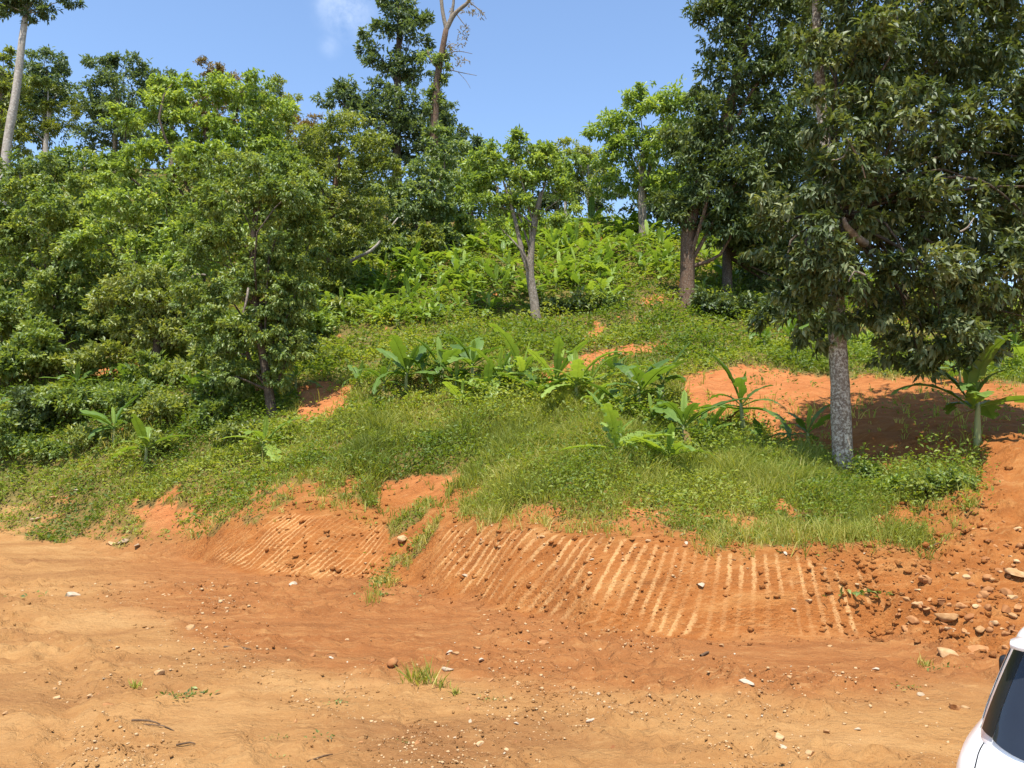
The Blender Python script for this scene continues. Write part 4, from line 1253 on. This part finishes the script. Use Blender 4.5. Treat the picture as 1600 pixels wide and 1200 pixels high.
def weeds(seed, nclump, per, ylo, yhi, name, label, keepf, L0, hmin, hmax, pw=1.0, cat='weeds', mat='weed'):
    X, Y, Z, rg = scatter(nclump, ylo, yhi, pw=pw, seed=seed)
    d = veg_density(X, Y, Z) * keepf(X, Y, Z)
    k = rg.random(nclump) < d
    X, Y, Z = X[k], Y[k], Z[k]; n = len(X)
    hh = hmin + (hmax - hmin) * np.clip(fbm(X * .8, Y * .8, 171, 3) * 1.9 - .45, 0, 1.2)
    m = n * per
    pos = np.repeat(np.stack([X, Y, Z], -1), per, 0)
    H = np.repeat(hh, per)
    pos[:, :2] += rg.normal(0, 1, (m, 2)) * (H[:, None] * .35 + .03)
    pos[:, 2] += H * rg.random(m) ** .7
    L = np.clip(L0 * pos[:, 1] / 18, L0 * .7, L0 * 2.6) * rg.uniform(.5, 1.3, m)
    D = rg.normal(0, 1, (m, 3)) * [1, 1, .55] + [0, 0, .3]
    patch = fbm(X * .5, Y * .5, 181, 3)
    tint = np.clip(np.repeat(patch * 1.6 - .5 + rg.normal(0, .12, n), per) + rg.normal(0, .16, m), 0, 1)
    o = link(name, leaves2_mesh(name, pos, D, L, L * .5, tint, M[mat], np.zeros(3), rg=rg))
    o['kind'] = 'stuff'; tag(o, label, cat)


def weed_all(X, Y, Z):
    px, py = proj(np.stack([X, Y, Z], -1))
    return np.where((px > 520) & (py > 560), .6, 1.0) * np.clip(2.4 * fbm(X * .7, Y * .7, 191, 2) - .45, .08, 1)


def weed_hill(X, Y, Z):
    px, py = proj(np.stack([X, Y, Z], -1))
    return np.where(py < 520, 1.0, .3)


weeds(31, 62000, 6, 11.5, 32, 'ground_weeds', 'low broad-leaved weeds spreading over the lower slope', weed_all, .085, .04, .42)
weeds(32, 30000, 5, 26, 60, 'hillside_undergrowth', 'bright green undergrowth over the upper hillside between the bananas', weed_hill, .10, .12, .8, cat='undergrowth', mat='weed')
weeds(34, 24000, 9, 11.8, 34, 'tall_weeds', 'taller pale green weeds in clumps over the whole lower slope', lambda X, Y, Z: sstep(.48, .58, fbm(X * .9, Y * .9, 197, 3)), .10, .15, .9, mat='weed')
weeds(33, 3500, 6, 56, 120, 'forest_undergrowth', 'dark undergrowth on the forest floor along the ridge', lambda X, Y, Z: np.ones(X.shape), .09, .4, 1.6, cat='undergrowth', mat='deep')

# ------------------------------------------------------------------ stones
def ico():
    t = (1 + 5 ** .5) / 2
    v = norm(np.array([(-1, t, 0), (1, t, 0), (-1, -t, 0), (1, -t, 0), (0, -1, t), (0, 1, t), (0, -1, -t), (0, 1, -t), (t, 0, -1), (t, 0, 1), (-t, 0, -1), (-t, 0, 1)], float))
    f = np.array([(0, 11, 5), (0, 5, 1), (0, 1, 7), (0, 7, 10), (0, 10, 11), (1, 5, 9), (5, 11, 4), (11, 10, 2), (10, 7, 6), (7, 1, 8), (3, 9, 4), (3, 4, 2), (3, 2, 6), (3, 6, 8), (3, 8, 9), (4, 9, 5), (2, 4, 11), (6, 2, 10), (8, 6, 7), (9, 8, 1)])
    return v, f


def subdiv(v, f):
    vv = list(map(tuple, v)); ed = {}
    def mid(a, b):
        k = (min(a, b), max(a, b))
        if k not in ed:
            m = np.array(vv[a]) + np.array(vv[b]); m /= np.linalg.norm(m); vv.append(tuple(m)); ed[k] = len(vv) - 1
        return ed[k]
    nf = []
    for a, b, c in f:
        x, y, z = mid(a, b), mid(b, c), mid(c, a)
        nf += [(a, x, z), (b, y, x), (c, z, y), (x, y, z)]
    return np.array(vv), np.array(nf)


IV, IF = ico()
OV = np.array([(1, 0, 0), (0, 1, 0), (-1, 0, 0), (0, -1, 0), (0, 0, 1), (0, 0, -1)], float) @ np.array([(.8, .5, .33), (-.6, .7, .38), (-.04, -.5, .86)])
OF = np.array([(0, 1, 4), (1, 2, 4), (2, 3, 4), (3, 0, 4), (1, 0, 5), (2, 1, 5), (3, 2, 5), (0, 3, 5)])
SV, SF = subdiv(*subdiv(IV, IF))


def rock_mesh(seed, mat, flat=.6):
    rg = np.random.default_rng(seed)
    v = SV.copy()
    for _ in range(9):                                   # chip flat facets off a ball
        nrm = norm(rg.normal(0, 1, 3)); d = rg.uniform(.28, .7)
        h = v @ nrm
        v = v - np.where(h > d, (h - d), 0)[:, None] * nrm * .95
    v = v * (1 + .1 * (vnoise(v[:, 0] * 3 + seed, v[:, 1] * 3 + v[:, 2] * 2, seed) - .5)[:, None])
    v = v * [1, rg.uniform(.6, .95), flat * rg.uniform(.7, 1.1)]
    return mesh_np('stone', v, SF, mat, attrs=[('tint', 'FACE', np.full(len(SF), .2))])


ROCK_T = [rock_mesh(k, M['stone_tan']) for k in range(6)]
ROCK_G = [rock_mesh(20 + k, M['stone_grey']) for k in range(4)]
ROCK_C = [rock_mesh(40 + k, M['clod'], .7) for k in range(4)]


def rock(px, py, wpx, label, group, seed, kind='t', name='stone'):
    rg = np.random.default_rng(seed)
    b = G(px, py)
    b[2] = ground(b[0], b[1])
    s = wpx * b[1] / F * .5
    me = {'t': ROCK_T, 'g': ROCK_G, 'c': ROCK_C}[kind]
    o = link(name, me[seed % len(me)], None, tuple(b + [0, 0, s * .06]), (rg.uniform(-.2, .2), rg.uniform(-.2, .2), rg.uniform(0, 6.28)), (s, s, s))
    return tag(o, label, 'stone', group)


ROCKS = [
    (1486, 978, 46, 't', 'round pale boulder at the foot of the rubble slope, right'), (1482, 1030, 46, 't', 'tan boulder at the toe of the rubble, below the pale round one'),
    (1525, 1022, 56, 'c', 'brown slab of rock right of the tan boulder near the car'), (1592, 912, 38, 't', 'large tan rock at the right picture edge on the rubble'),
    (1512, 1112, 18, 't', 'single tan stone left of the car on the pad'), (1167, 1087, 28, 'g', 'grey boulder on the pad below the scraped face'),
    (1187, 1092, 16, 't', 'pale stone touching the grey boulder'), (616, 1047, 28, 'c', 'round brown clod on the ledge left of the grass tuft'),
    (700, 1050, 26, 'g', 'grey-white broken rock on the ledge right of the grass tuft'), (768, 1070, 16, 'c', 'reddish clod right of the grey-white rock on the ledge'),
    (515, 1028, 26, 'c', 'long flat clod at the left of the ledge'), (490, 1027, 14, 'c', 'small clod left of the long flat one'), (580, 1035, 14, 'c', 'upright little clod on the ledge'),
    (1220, 1160, 30, 't', 'flat tan slab low in the picture, upper one of the pair'), (1265, 1190, 26, 't', 'tan stone at the bottom edge right of the slab'),
    (1222, 1176, 24, 'g', 'pale angular stone just below the flat slab'), (923, 1133, 16, 'g', 'lone whitish stone in the middle of the pad'),
    (192, 850, 26, 'g', 'pale boulder in the middle of the group at the left grass edge'), (172, 852, 18, 't', 'small stone left of the pale boulder at the grass edge'), (215, 855, 22, 'g', 'grey stone right of the pale boulder at the grass edge'),
    (632, 845, 28, 't', 'tan rock in the grass spur between the scraped faces'), (752, 850, 14, 't', 'pale stone high on the left of the wide scraped face'), (782, 858, 12, 't', 'small stone right of the pale one on the scraped face'),
    (727, 903, 15, 'g', 'white stone stuck low in the left of the wide scraped face'), (1097, 921, 18, 'g', 'whitish stone embedded in the middle of the scraped face'), (1015, 850, 14, 't', 'squarish stone near the top of the scraped face'),
    (456, 917, 22, 'g', 'pale flat stone alone on the graded strip'), (112, 934, 30, 'g', 'pale flat rock on the left of the graded ground'), (432, 998, 14, 't', 'yellowish flat stone on the left of the pad'),
    (1242, 748, 32, 't', 'yellow rock in the grass left of the lichen-spotted trunk'), (1282, 760, 16, 't', 'pinkish stone between the yellow rock and the trunk'), (1145, 764, 18, 't', 'tan stone in the thin grass above the scraped face'),
    (1313, 840, 24, 't', 'flat stone at the lip right end of the scraped face'), (16, 680, 34, 't', 'pale boulder in the shade at the far left'), (120, 770, 16, 'g', 'grey stone in the left grass, upper one'),
    (83, 783, 20, 't', 'tan stone in the left grass, middle one'), (56, 815, 18, 'g', 'grey stone in the left grass, lowest one'), (1340, 918, 14, 't', 'small stone beside the weed on the scraped face'),
    (1262, 945, 14, 't', 'stone among the short scrape marks'), (1238, 1070, 16, 't', 'upright tan stone on the graded strip, right'), (1240, 960, 12, 'g', 'whitish stone at the right foot of the scraped face'),
    (1490, 1110, 30, 'c', 'flat reddish clod left of the single tan stone'), (1440, 1085, 18, 'g', 'grey stone on the pad left of the mirror'), (735, 1130, 16, 'g', 'small grey-green stone low in the middle'),
    (90, 1090, 18, 't', 'low tan stone on the left of the pad'), (300, 983, 24, 't', 'pale crumbly stone on the left of the graded strip'), (245, 1065, 22, 't', 'broken pale stone left of the creeping weed'),
]
for k, (px, py, w, kd, lab) in enumerate(ROCKS):
    rock(px, py, w, lab, 'stones one can tell apart', 300 + k, kd)
rgr = np.random.default_rng(55)
k = 0
while k < 190:                                            # rubble below the right-hand cut
    px, py = rgr.uniform(1390, 1640), rgr.uniform(815, 1050)
    if py < 1040 - (px - 1390) * .9 - 100 or py > 1000 + (px - 1390) * .25:
        continue
    rock(px, py, 6 + 20 * rgr.random() ** 2.5, ['one of the broken reddish stones on the upper half of the rubble slope', 'one of the broken reddish stones on the lower half of the rubble slope'][py > 940], ['upper rubble stones', 'lower rubble stones'][py > 940], 400 + k, 'cctc'[k % 4]); k += 1
k = 0
while k < 100:
    px, py = rgr.uniform(0, 1480), rgr.uniform(1000, 1198)
    if px < 500 and rgr.random() < .6:
        continue
    rock(px, py, 5 + 13 * rgr.random() ** 2, ['one of the small loose stones on the left half of the dirt pad', 'one of the small loose stones on the right half of the dirt pad'][px > 800], ['loose stones on the left of the pad', 'loose stones on the right of the pad'][px > 800], 600 + k, 'tgct'[k % 4]); k += 1
k = 0
while k < 60:
    px = rgr.uniform(700, 1400); py = rgr.uniform(800, 900)
    rock(px, py, 4 + 9 * rgr.random() ** 2, 'one of the small stones sticking out of the upper scraped face', 'stones in the scraped face', 800 + k, 'tgtc'[k % 4]); k += 1

# gravel and crumbs too small to count
def gravel(seed, n, fn, smin, smax, name, label, mat, ex=6.0):
    rg = np.random.default_rng(seed)
    px, py = fn(rg, n)
    yc = (600 - py) / F
    kk = -CAM_H / (SP + CP * yc)
    Y = kk * (CP - SP * yc); X = (px - 800) / F * kk
    t = bank_t(X, Y)
    if name == 'bank_crumbs':
        Yk, _ = keys(X); Y = Yk[:, 1] + rg.uniform(-.4, 1.5, n) * (Yk[:, 2] - Yk[:, 1])
    Z = height(X, Y)
    s = (smin + (smax - smin) * rg.random(n) ** ex) * np.clip(Y / 9, .6, 2)
    a = rg.uniform(0, 6.28, n)
    v = OV[None] * (1 + rg.uniform(-.35, .35, (n, 6, 1))) * np.stack([s, s * rg.uniform(.6, 1, n), s * rg.uniform(.35, .8, n)], -1)[:, None]
    vx = v[..., 0] * np.cos(a)[:, None] - v[..., 1] * np.sin(a)[:, None]
    vy = v[..., 0] * np.sin(a)[:, None] + v[..., 1] * np.cos(a)[:, None]
    Vv = np.stack([vx + X[:, None], vy + Y[:, None], v[..., 2] + Z[:, None] + s[:, None] * .15], -1).reshape(-1, 3)
    Tt = (OF[None] + (np.arange(n) * 6)[:, None, None]).reshape(-1, 3)
    at = [('tint', 'FACE', np.repeat(rg.random(n), 8))]
    if mat is M['soil']:
        zz = soil_zones(X, Y, Z)
        at += [(nm, 'POINT', np.repeat(v_, 6)) for nm, v_ in zip(('zone', 'bank', 'terrace'), zz)]
    o = link(name, mesh_np(name, Vv, Tt, mat, attrs=at))
    o['kind'] = 'stuff'; tag(o, label, 'gravel')


def pad_pts(rg, n):
    px, py = rg.uniform(-250, 1850, n), 905 + 330 * rg.random(n) ** .9
    key = fbm(px * .006, py * .016, 211, 3)
    j = rg.choice(n, n, p=(lambda q: q / q.sum())(np.clip(key - .36, .01, 1) ** 2))
    return px[j] + rg.normal(0, 9, n), np.clip(py[j] + rg.normal(0, 4, n), 900, 1300)


gravel(61, 6000, pad_pts, .006, .032, 'pad_gravel', 'fine pale gravel and crumbs strewn over the dirt pad', M['stone_tan'])
gravel(62, 9000, pad_pts, .006, .03, 'soil_crumbs', 'small orange soil crumbs strewn over the dirt pad', M['soil'], 5)
gravel(63, 1800, lambda rg, n: (rg.uniform(280, 1700, n), np.full(n, 960.)), .008, .05, 'bank_crumbs', 'loose crumbs of soil and stone on the cut bank', M['soil'], 4)
gravel(64, 1800, lambda rg, n: (rg.uniform(1370, 1800, n), rg.uniform(950, 1060, n)), .008, .07, 'bank_crumbs', 'small broken rubble at the foot of the right-hand slope', M['soil'], 3.5)

# ------------------------------------------------------------------ small weeds and litter on the pad
def tuft(px, py, hpx, n, label, seed, kind='grass'):
    rg = np.random.default_rng(seed)
    b = G(px, py); b[2] = ground(b[0], b[1])
    e = empty('weed_tuft', b, label, 'weed', 'weeds sprouting from bare soil')
    H = hpx * b[1] / F
    base = rg.normal(0, 1, (n, 3)) * [H * .28, H * .28, 0] + [0, 0, -.01]
    if kind == 'grass':
        D = np.concatenate([rg.normal(0, .35, (n, 2)), np.ones((n, 1))], 1)
        me = leaves_mesh('blades', base, D, H * rg.uniform(.5, 1.15, n), np.full(n, .014), rg.random(n), M['grass'], np.zeros(3), rg=rg)
        link('blades', me, e)
    else:
        base = rg.normal(0, 1, (n, 3)) * [H * 1.0, H * .5, 0] + [0, 0, H * .2]
        D = rg.normal(0, 1, (n, 3)) * [1, 1, .6] + [0, 0, .5]
        link('leaves', leaves_mesh('leaves', base, D, H * rg.uniform(.25, .6, n), H * rg.uniform(.12, .25, n), rg.random(n) * .8, M['lush'], np.zeros(3), rg=rg), e)
    return e


TUFTS = [(657, 1074, 42, 90, 'g', 'bright grass tuft on the ledge in the middle of the pad'), (690, 1078, 20, 30, 'g', 'low grass blades right of the bright tuft'), (712, 1088, 16, 26, 'g', 'sparse grass right of the bright tuft and below the grey-white rock'),
         (285, 1092, 20, 60, 'b', 'creeping leafy weed on the left of the pad'), (212, 1082, 14, 30, 'g', 'thin sprout left of the creeping weed'), (1345, 938, 30, 50, 'b', 'leafy weed growing out of the right end of the scraped face'),
         (1440, 1042, 22, 30, 'g', 'small green tuft at the toe of the rubble'), (1404, 1078, 14, 24, 'b', 'flat little weed on the pad left of the car'), (500, 1168, 14, 16, 'b', 'tiny seedling low in the middle of the pad'),
         (430, 1160, 12, 14, 'b', 'tiny seedling left of the other low seedlings'), (55, 935, 20, 12, 'b', 'lone sprout at the left edge of the graded ground'), (720, 975, 0, 0, 'x', ''),
         (765, 1095, 12, 24, 'b', 'flat weed patch on the ledge right of the tuft'), (530, 1105, 12, 24, 'b', 'dusty weed patch below the ledge'), (640, 1165, 10, 14, 'b', 'small dark seedling at the bottom middle'),
         (1470, 1048, 16, 20, 'b', 'green weed among boulders at the toe of the rubble'), (590, 935, 18, 40, 'b', 'leafy weeds at the foot of the grass spur'), (440, 1185, 10, 12, 'b', 'tiny plant at the bottom edge, left of middle')]
for k, (px, py, h, n, kd, lab) in enumerate(TUFTS):
    if n:
        tuft(px, py, h, n, lab, 900 + k, 'grass' if kd == 'g' else 'b')


def stick(px, py, px2, py2, r, label, seed):
    a, c = G(px, py), G(px2, py2)
    a[2] = ground(a[0], a[1]) + r; c[2] = ground(c[0], c[1]) + r
    m_ = (a + c) / 2 + [.02, .03, .005]
    o = link('stick', tube_mesh('stick', np.array([a, m_, c]) - a, [r, r * .9, r * .5], M['twig'], sides=6, step=.1, seed=seed, lump=.2), None, tuple(a))
    tag(o, label, 'stick', 'sticks lying on the pad')


STICKS = [(275, 1172, 305, 1166, .009, 'short brown stick at the bottom left of the pad'), (205, 1140, 250, 1136, .011, 'flat brown stick left of the short one'), (350, 1012, 392, 1016, .012, 'dark stick lying along the left end of the ledge'),
          (225, 1142, 272, 1145, .007, 'thin stick just below the flat brown one'), (480, 1190, 520, 1178, .008, 'thin stick near the bottom, left of middle'), (1410, 840, 1450, 870, .015, 'dry stick on the lip of the bank at right'), (1440, 868, 1480, 852, .012, 'thin dry stick above the rubble slope'),
          (1095, 1030, 1108, 1028, .02, 'small dark chunk of wood on the graded strip')]
for k, s in enumerate(STICKS):
    stick(*s, seed=70 + k)

# ------------------------------------------------------------------ white hatchback, lower right
PAINT = plain_mat('white_paint', (.80, .80, .80), .28, 0, .5, .6)
GLASS = plain_mat('dark_glass', (.018, .021, .028), .06, 0, .6)
BLACK = plain_mat('black_trim', (.012, .012, .013), .42)
RUBBER = plain_mat('tyre_rubber', (.018, .018, .018), .85, 0, .2)
RIM = plain_mat('alloy', (.45, .45, .46), .35, .9)
REDL = plain_mat('red_lamp', (.35, .01, .012), .15, 0, .5, .5)
CLEARL = plain_mat('clear_lamp', (.6, .62, .65), .12, .2, .6, .5)

CAR_YAW = R(-43.6)
corner = P(1532, 1163, 4.26)
loc_c = np.array([-.68, -1.80])
cy, sy = math.cos(CAR_YAW), math.sin(CAR_YAW)
cpos = corner[:2] - np.array([cy * loc_c[0] - sy * loc_c[1], sy * loc_c[0] + cy * loc_c[1]])
car = empty('parked_car', (cpos[0], cpos[1], ground(cpos[0], cpos[1])), 'white hatchback car with dark rear window parked at the lower right corner', 'car')
car.rotation_euler = (0, 0, CAR_YAW)


def sup(a, n):
    c, s = np.cos(a), np.sin(a)
    return np.sign(c) * np.abs(c) ** (2 / n), np.sign(s) * np.abs(s) ** (2 / n)


def grid_faces(nu, nv, wrap):
    F_ = []
    for i in range(nu - 1):
        for j in range(nv if wrap else nv - 1):
            F_.append((i * nv + j, i * nv + (j + 1) % nv, (i + 1) * nv + (j + 1) % nv, (i + 1) * nv + j))
    return F_


A = np.linspace(0, 2 * pi, 96, endpoint=False)


def body_loop(z, sw, y0, y1, n=5.0):
    x, y = sup(A, n)
    yy = (y0 + y1) / 2 + (y1 - y0) / 2 * y
    hood = 1 - .16 * sstep(.7, 2.0, yy) * (z > .5) * sstep(.5, .9, z)
    return np.stack([x * sw, yy, z * hood], -1)


LV = [(.20, .78, -1.96, 1.90), (.26, .84, -2.04, 1.97), (.42, .865, -2.10, 2.02), (.58, .875, -2.12, 2.02), (.72, .89, -2.17, 1.98), (.82, .885, -2.15, 1.9), (.88, .87, -2.08, 1.84), (.925, .835, -1.94, 1.76), (.95, .81, -1.86, 1.66), (.957, .77, -1.80, 1.6)]
Vb = np.concatenate([body_loop(*q) for q in LV])
Fb = grid_faces(len(LV), len(A), True)
top = body_loop(.958, .4, -1.4, 1.3); Vb = np.vstack([Vb, top, [[0, 0, .958]]])
nA = len(A); o0 = (len(LV) - 1) * nA
Fb += [(o0 + j, o0 + (j + 1) % nA, o0 + nA + (j + 1) % nA, o0 + nA + j) for j in range(nA)]
Fb += [(o0 + nA + j, o0 + nA + (j + 1) % nA, len(Vb) - 1, len(Vb) - 1) for j in range(nA)]
Fb = [f if f[2] != f[3] else f for f in Fb]


def quads_to_tris(Fq):
    Fq = np.array(Fq)
    t = np.concatenate([Fq[:, [0, 1, 2]], Fq[:, [0, 2, 3]]])
    return t[(t[:, 0] != t[:, 1]) & (t[:, 1] != t[:, 2]) & (t[:, 0] != t[:, 2])]


link('body', mesh_np('body', Vb, quads_to_tris(Fb), PAINT, smooth=True), car)


def gh(a, t, off=0.0):
    """greenhouse surface: a angle, t 0 belt .. 1 roof edge"""
    x, y = sup(a, 5.2)
    w = .80 - .19 * t ** 1.2; y0 = -1.82 + .32 * t ** 1.2; y1 = 1.12 - .92 * t
    z = .94 + .55 * t
    return np.stack([x * (w + off), (y0 + y1) / 2 + ((y1 - y0) / 2 + off) * y, z + 0 * x], -1)


tl = np.linspace(0, 1, 9)
Vg = np.concatenate([gh(A, t) for t in tl] + [np.stack([gh(A, 1.0)[:, 0] * k, gh(A, 1.0)[:, 1] * k + (1 - k) * -.65, np.full(nA, 1.49 + .055 * (1 - k ** 2.4) + .012)], -1) for k in (.97, .85, .6, .3, .02)])
Fg = grid_faces(14, nA, True)
link('roof', mesh_np('roof', Vg, quads_to_tris(Fg), PAINT, smooth=True), car)


def patch(name, a0, a1, t0, t1, mat, off, na=16, nt=8, sag=None):
    aa = np.linspace(a0, a1, na); V_ = []
    for t in np.linspace(0, 1, nt):
        lo = t0 + (sag(aa) if sag else 0)
        V_.append(gh(aa, lo + (t1 - lo) * t, off))
    V_ = np.concatenate(V_)
    n_ = len(V_)
    F_ = grid_faces(nt, na, False)
    return link(name, mesh_np(name, V_, np.array(F_), mat, smooth=True), car)


q = -pi / 2
patch('rear_window', q - .62, q + .62, .13, .95, GLASS, .010, 24, 8, lambda a: -.10 * np.cos((a - q) * 2.4))
patch('pillar_trim', q - .92, q - .632, .13, .95, BLACK, .009, 8)
patch('pillar_trim', q + .632, q + .92, .13, .95, BLACK, .009, 8)
for sgn in (1, -1):
    f = (lambda a: a) if sgn > 0 else (lambda a: pi - a)
    for (x0, x1) in ((-.40, -.02), (0.02, .56)):
        a_, b_ = f(x0), f(x1)
        patch('side_window', min(a_, b_), max(a_, b_), .06, .9, GLASS, .007, 12)
patch('windscreen', pi / 2 - .62, pi / 2 + .62, .06, .94, GLASS, .010, 24)


def rbox(name, c, s, mat, parent, bev=.25, rot=0.0, sub=8):
    u = np.linspace(-pi / 2, pi / 2, sub); v_ = np.linspace(0, 2 * pi, sub * 2, endpoint=False)
    pw = 2 / (2 + 6 * (1 - bev))
    g = lambda x: np.sign(x) * np.abs(x) ** pw
    V_ = np.array([[g(math.cos(a)) * g(math.cos(b)), g(math.cos(a)) * g(math.sin(b)), g(math.sin(a))] for a in u for b in v_]) * np.array(s) * .5
    return link(name, mesh_np(name, V_, quads_to_tris(grid_faces(sub, sub * 2, True)), mat, smooth=True), parent, tuple(c), (0, 0, rot))


# roof spoiler, bumpers, lamps, mirrors, handles
rbox('spoiler', (0, -1.50, 1.50), (1.16, .26, .05), PAINT, car, .3)
rbox('rear_bumper', (0, -2.03, .40), (1.56, .22, .26), BLACK, car, .3)
rbox('front_bumper', (0, 1.95, .36), (1.50, .2, .22), BLACK, car, .3)
for sgn in (-1, 1):
    rbox('tail_lamp', (sgn * .74, -2.0, .70), (.18, .20, .2), REDL, car, .3)
    rbox('headlight', (sgn * .66, 1.84, .64), (.34, .22, .15), CLEARL, car, .35)
    mi = rbox('wing_mirror', (sgn * .93, .28, .94), (.16, .10, .16), BLACK, car, .5)
    rbox('mirror_arm', (-sgn * .12, .02, -.06), (.12, .05, .04), BLACK, mi, .4)
    for yy in (-.62, .2):
        rbox('door_handle', (sgn * .868, yy, .80), (.03, .17, .03), PAINT, car, .4)
    # door and tailgate shut lines
    for yy in (-.78, .02, .95):
        pts = [(sgn * (w_ + .0015), yy, z_) for z_, w_ in ((.3, .848), (.42, .865), (.58, .872), (.72, .868), (.84, .855), (.91, .835))]
        link('shut_line', tube_mesh('shut_line', pts, [.004] * 6, BLACK, sides=5, step=.2, lump=0), car)
    pts = []
    for (z_, sw, y0, y1) in LV[3:]:
        lp = body_loop(z_, sw, y0, y1); m = lp[:, 1] < -1.2
        cand = lp[m]; c_ = cand[np.argmin(np.abs(cand[:, 0] - sgn * .70) + 0 * cand[:, 1])]
        pts.append(c_ + [0, -.001, 0.001])
    link('shut_line', tube_mesh('shut_line', pts, [.004] * len(pts), BLACK, sides=5, step=.2, lump=0), car)
rbox('number_plate', (0, -2.12, .62), (.36, .02, .12), plain_mat('plate_white', (.75, .75, .74), .5), car, .15)
ang = np.linspace(0, 2 * pi, 40, endpoint=False)
tyre_prof = [(.19, -.09), (.27, -.10), (.305, -.085), (.315, -.05), (.315, .05), (.305, .085), (.27, .10), (.19, .09)]
rim_prof = [(.02, .075), (.07, .085), (.15, .06), (.185, .085), (.195, .085), (.195, -.08), (.1, -.07), (.02, -.07)]


hub_prof = [(.002, .098), (.03, .096), (.036, .08), (.036, -.09), (.002, -.09)]


def lathe(name, prof, mat, parent, loc):
    V_ = np.array([[h, r * math.cos(a), r * math.sin(a)] for (r, h) in prof for a in ang])
    return link(name, mesh_np(name, V_, quads_to_tris(grid_faces(len(prof), len(ang), True)), mat, smooth=True), parent, loc)


for sx in (-1, 1):
    for yy in (-1.28, 1.27):
        w = lathe('wheel', hub_prof, RIM, car, (sx * .79, yy, .315))
        w.rotation_euler = (0, 0, 0 if sx > 0 else pi)
        lathe('tyre', tyre_prof, RUBBER, w, (0, 0, 0))
        lathe('rim', rim_prof, RIM, w, (0, 0, 0))
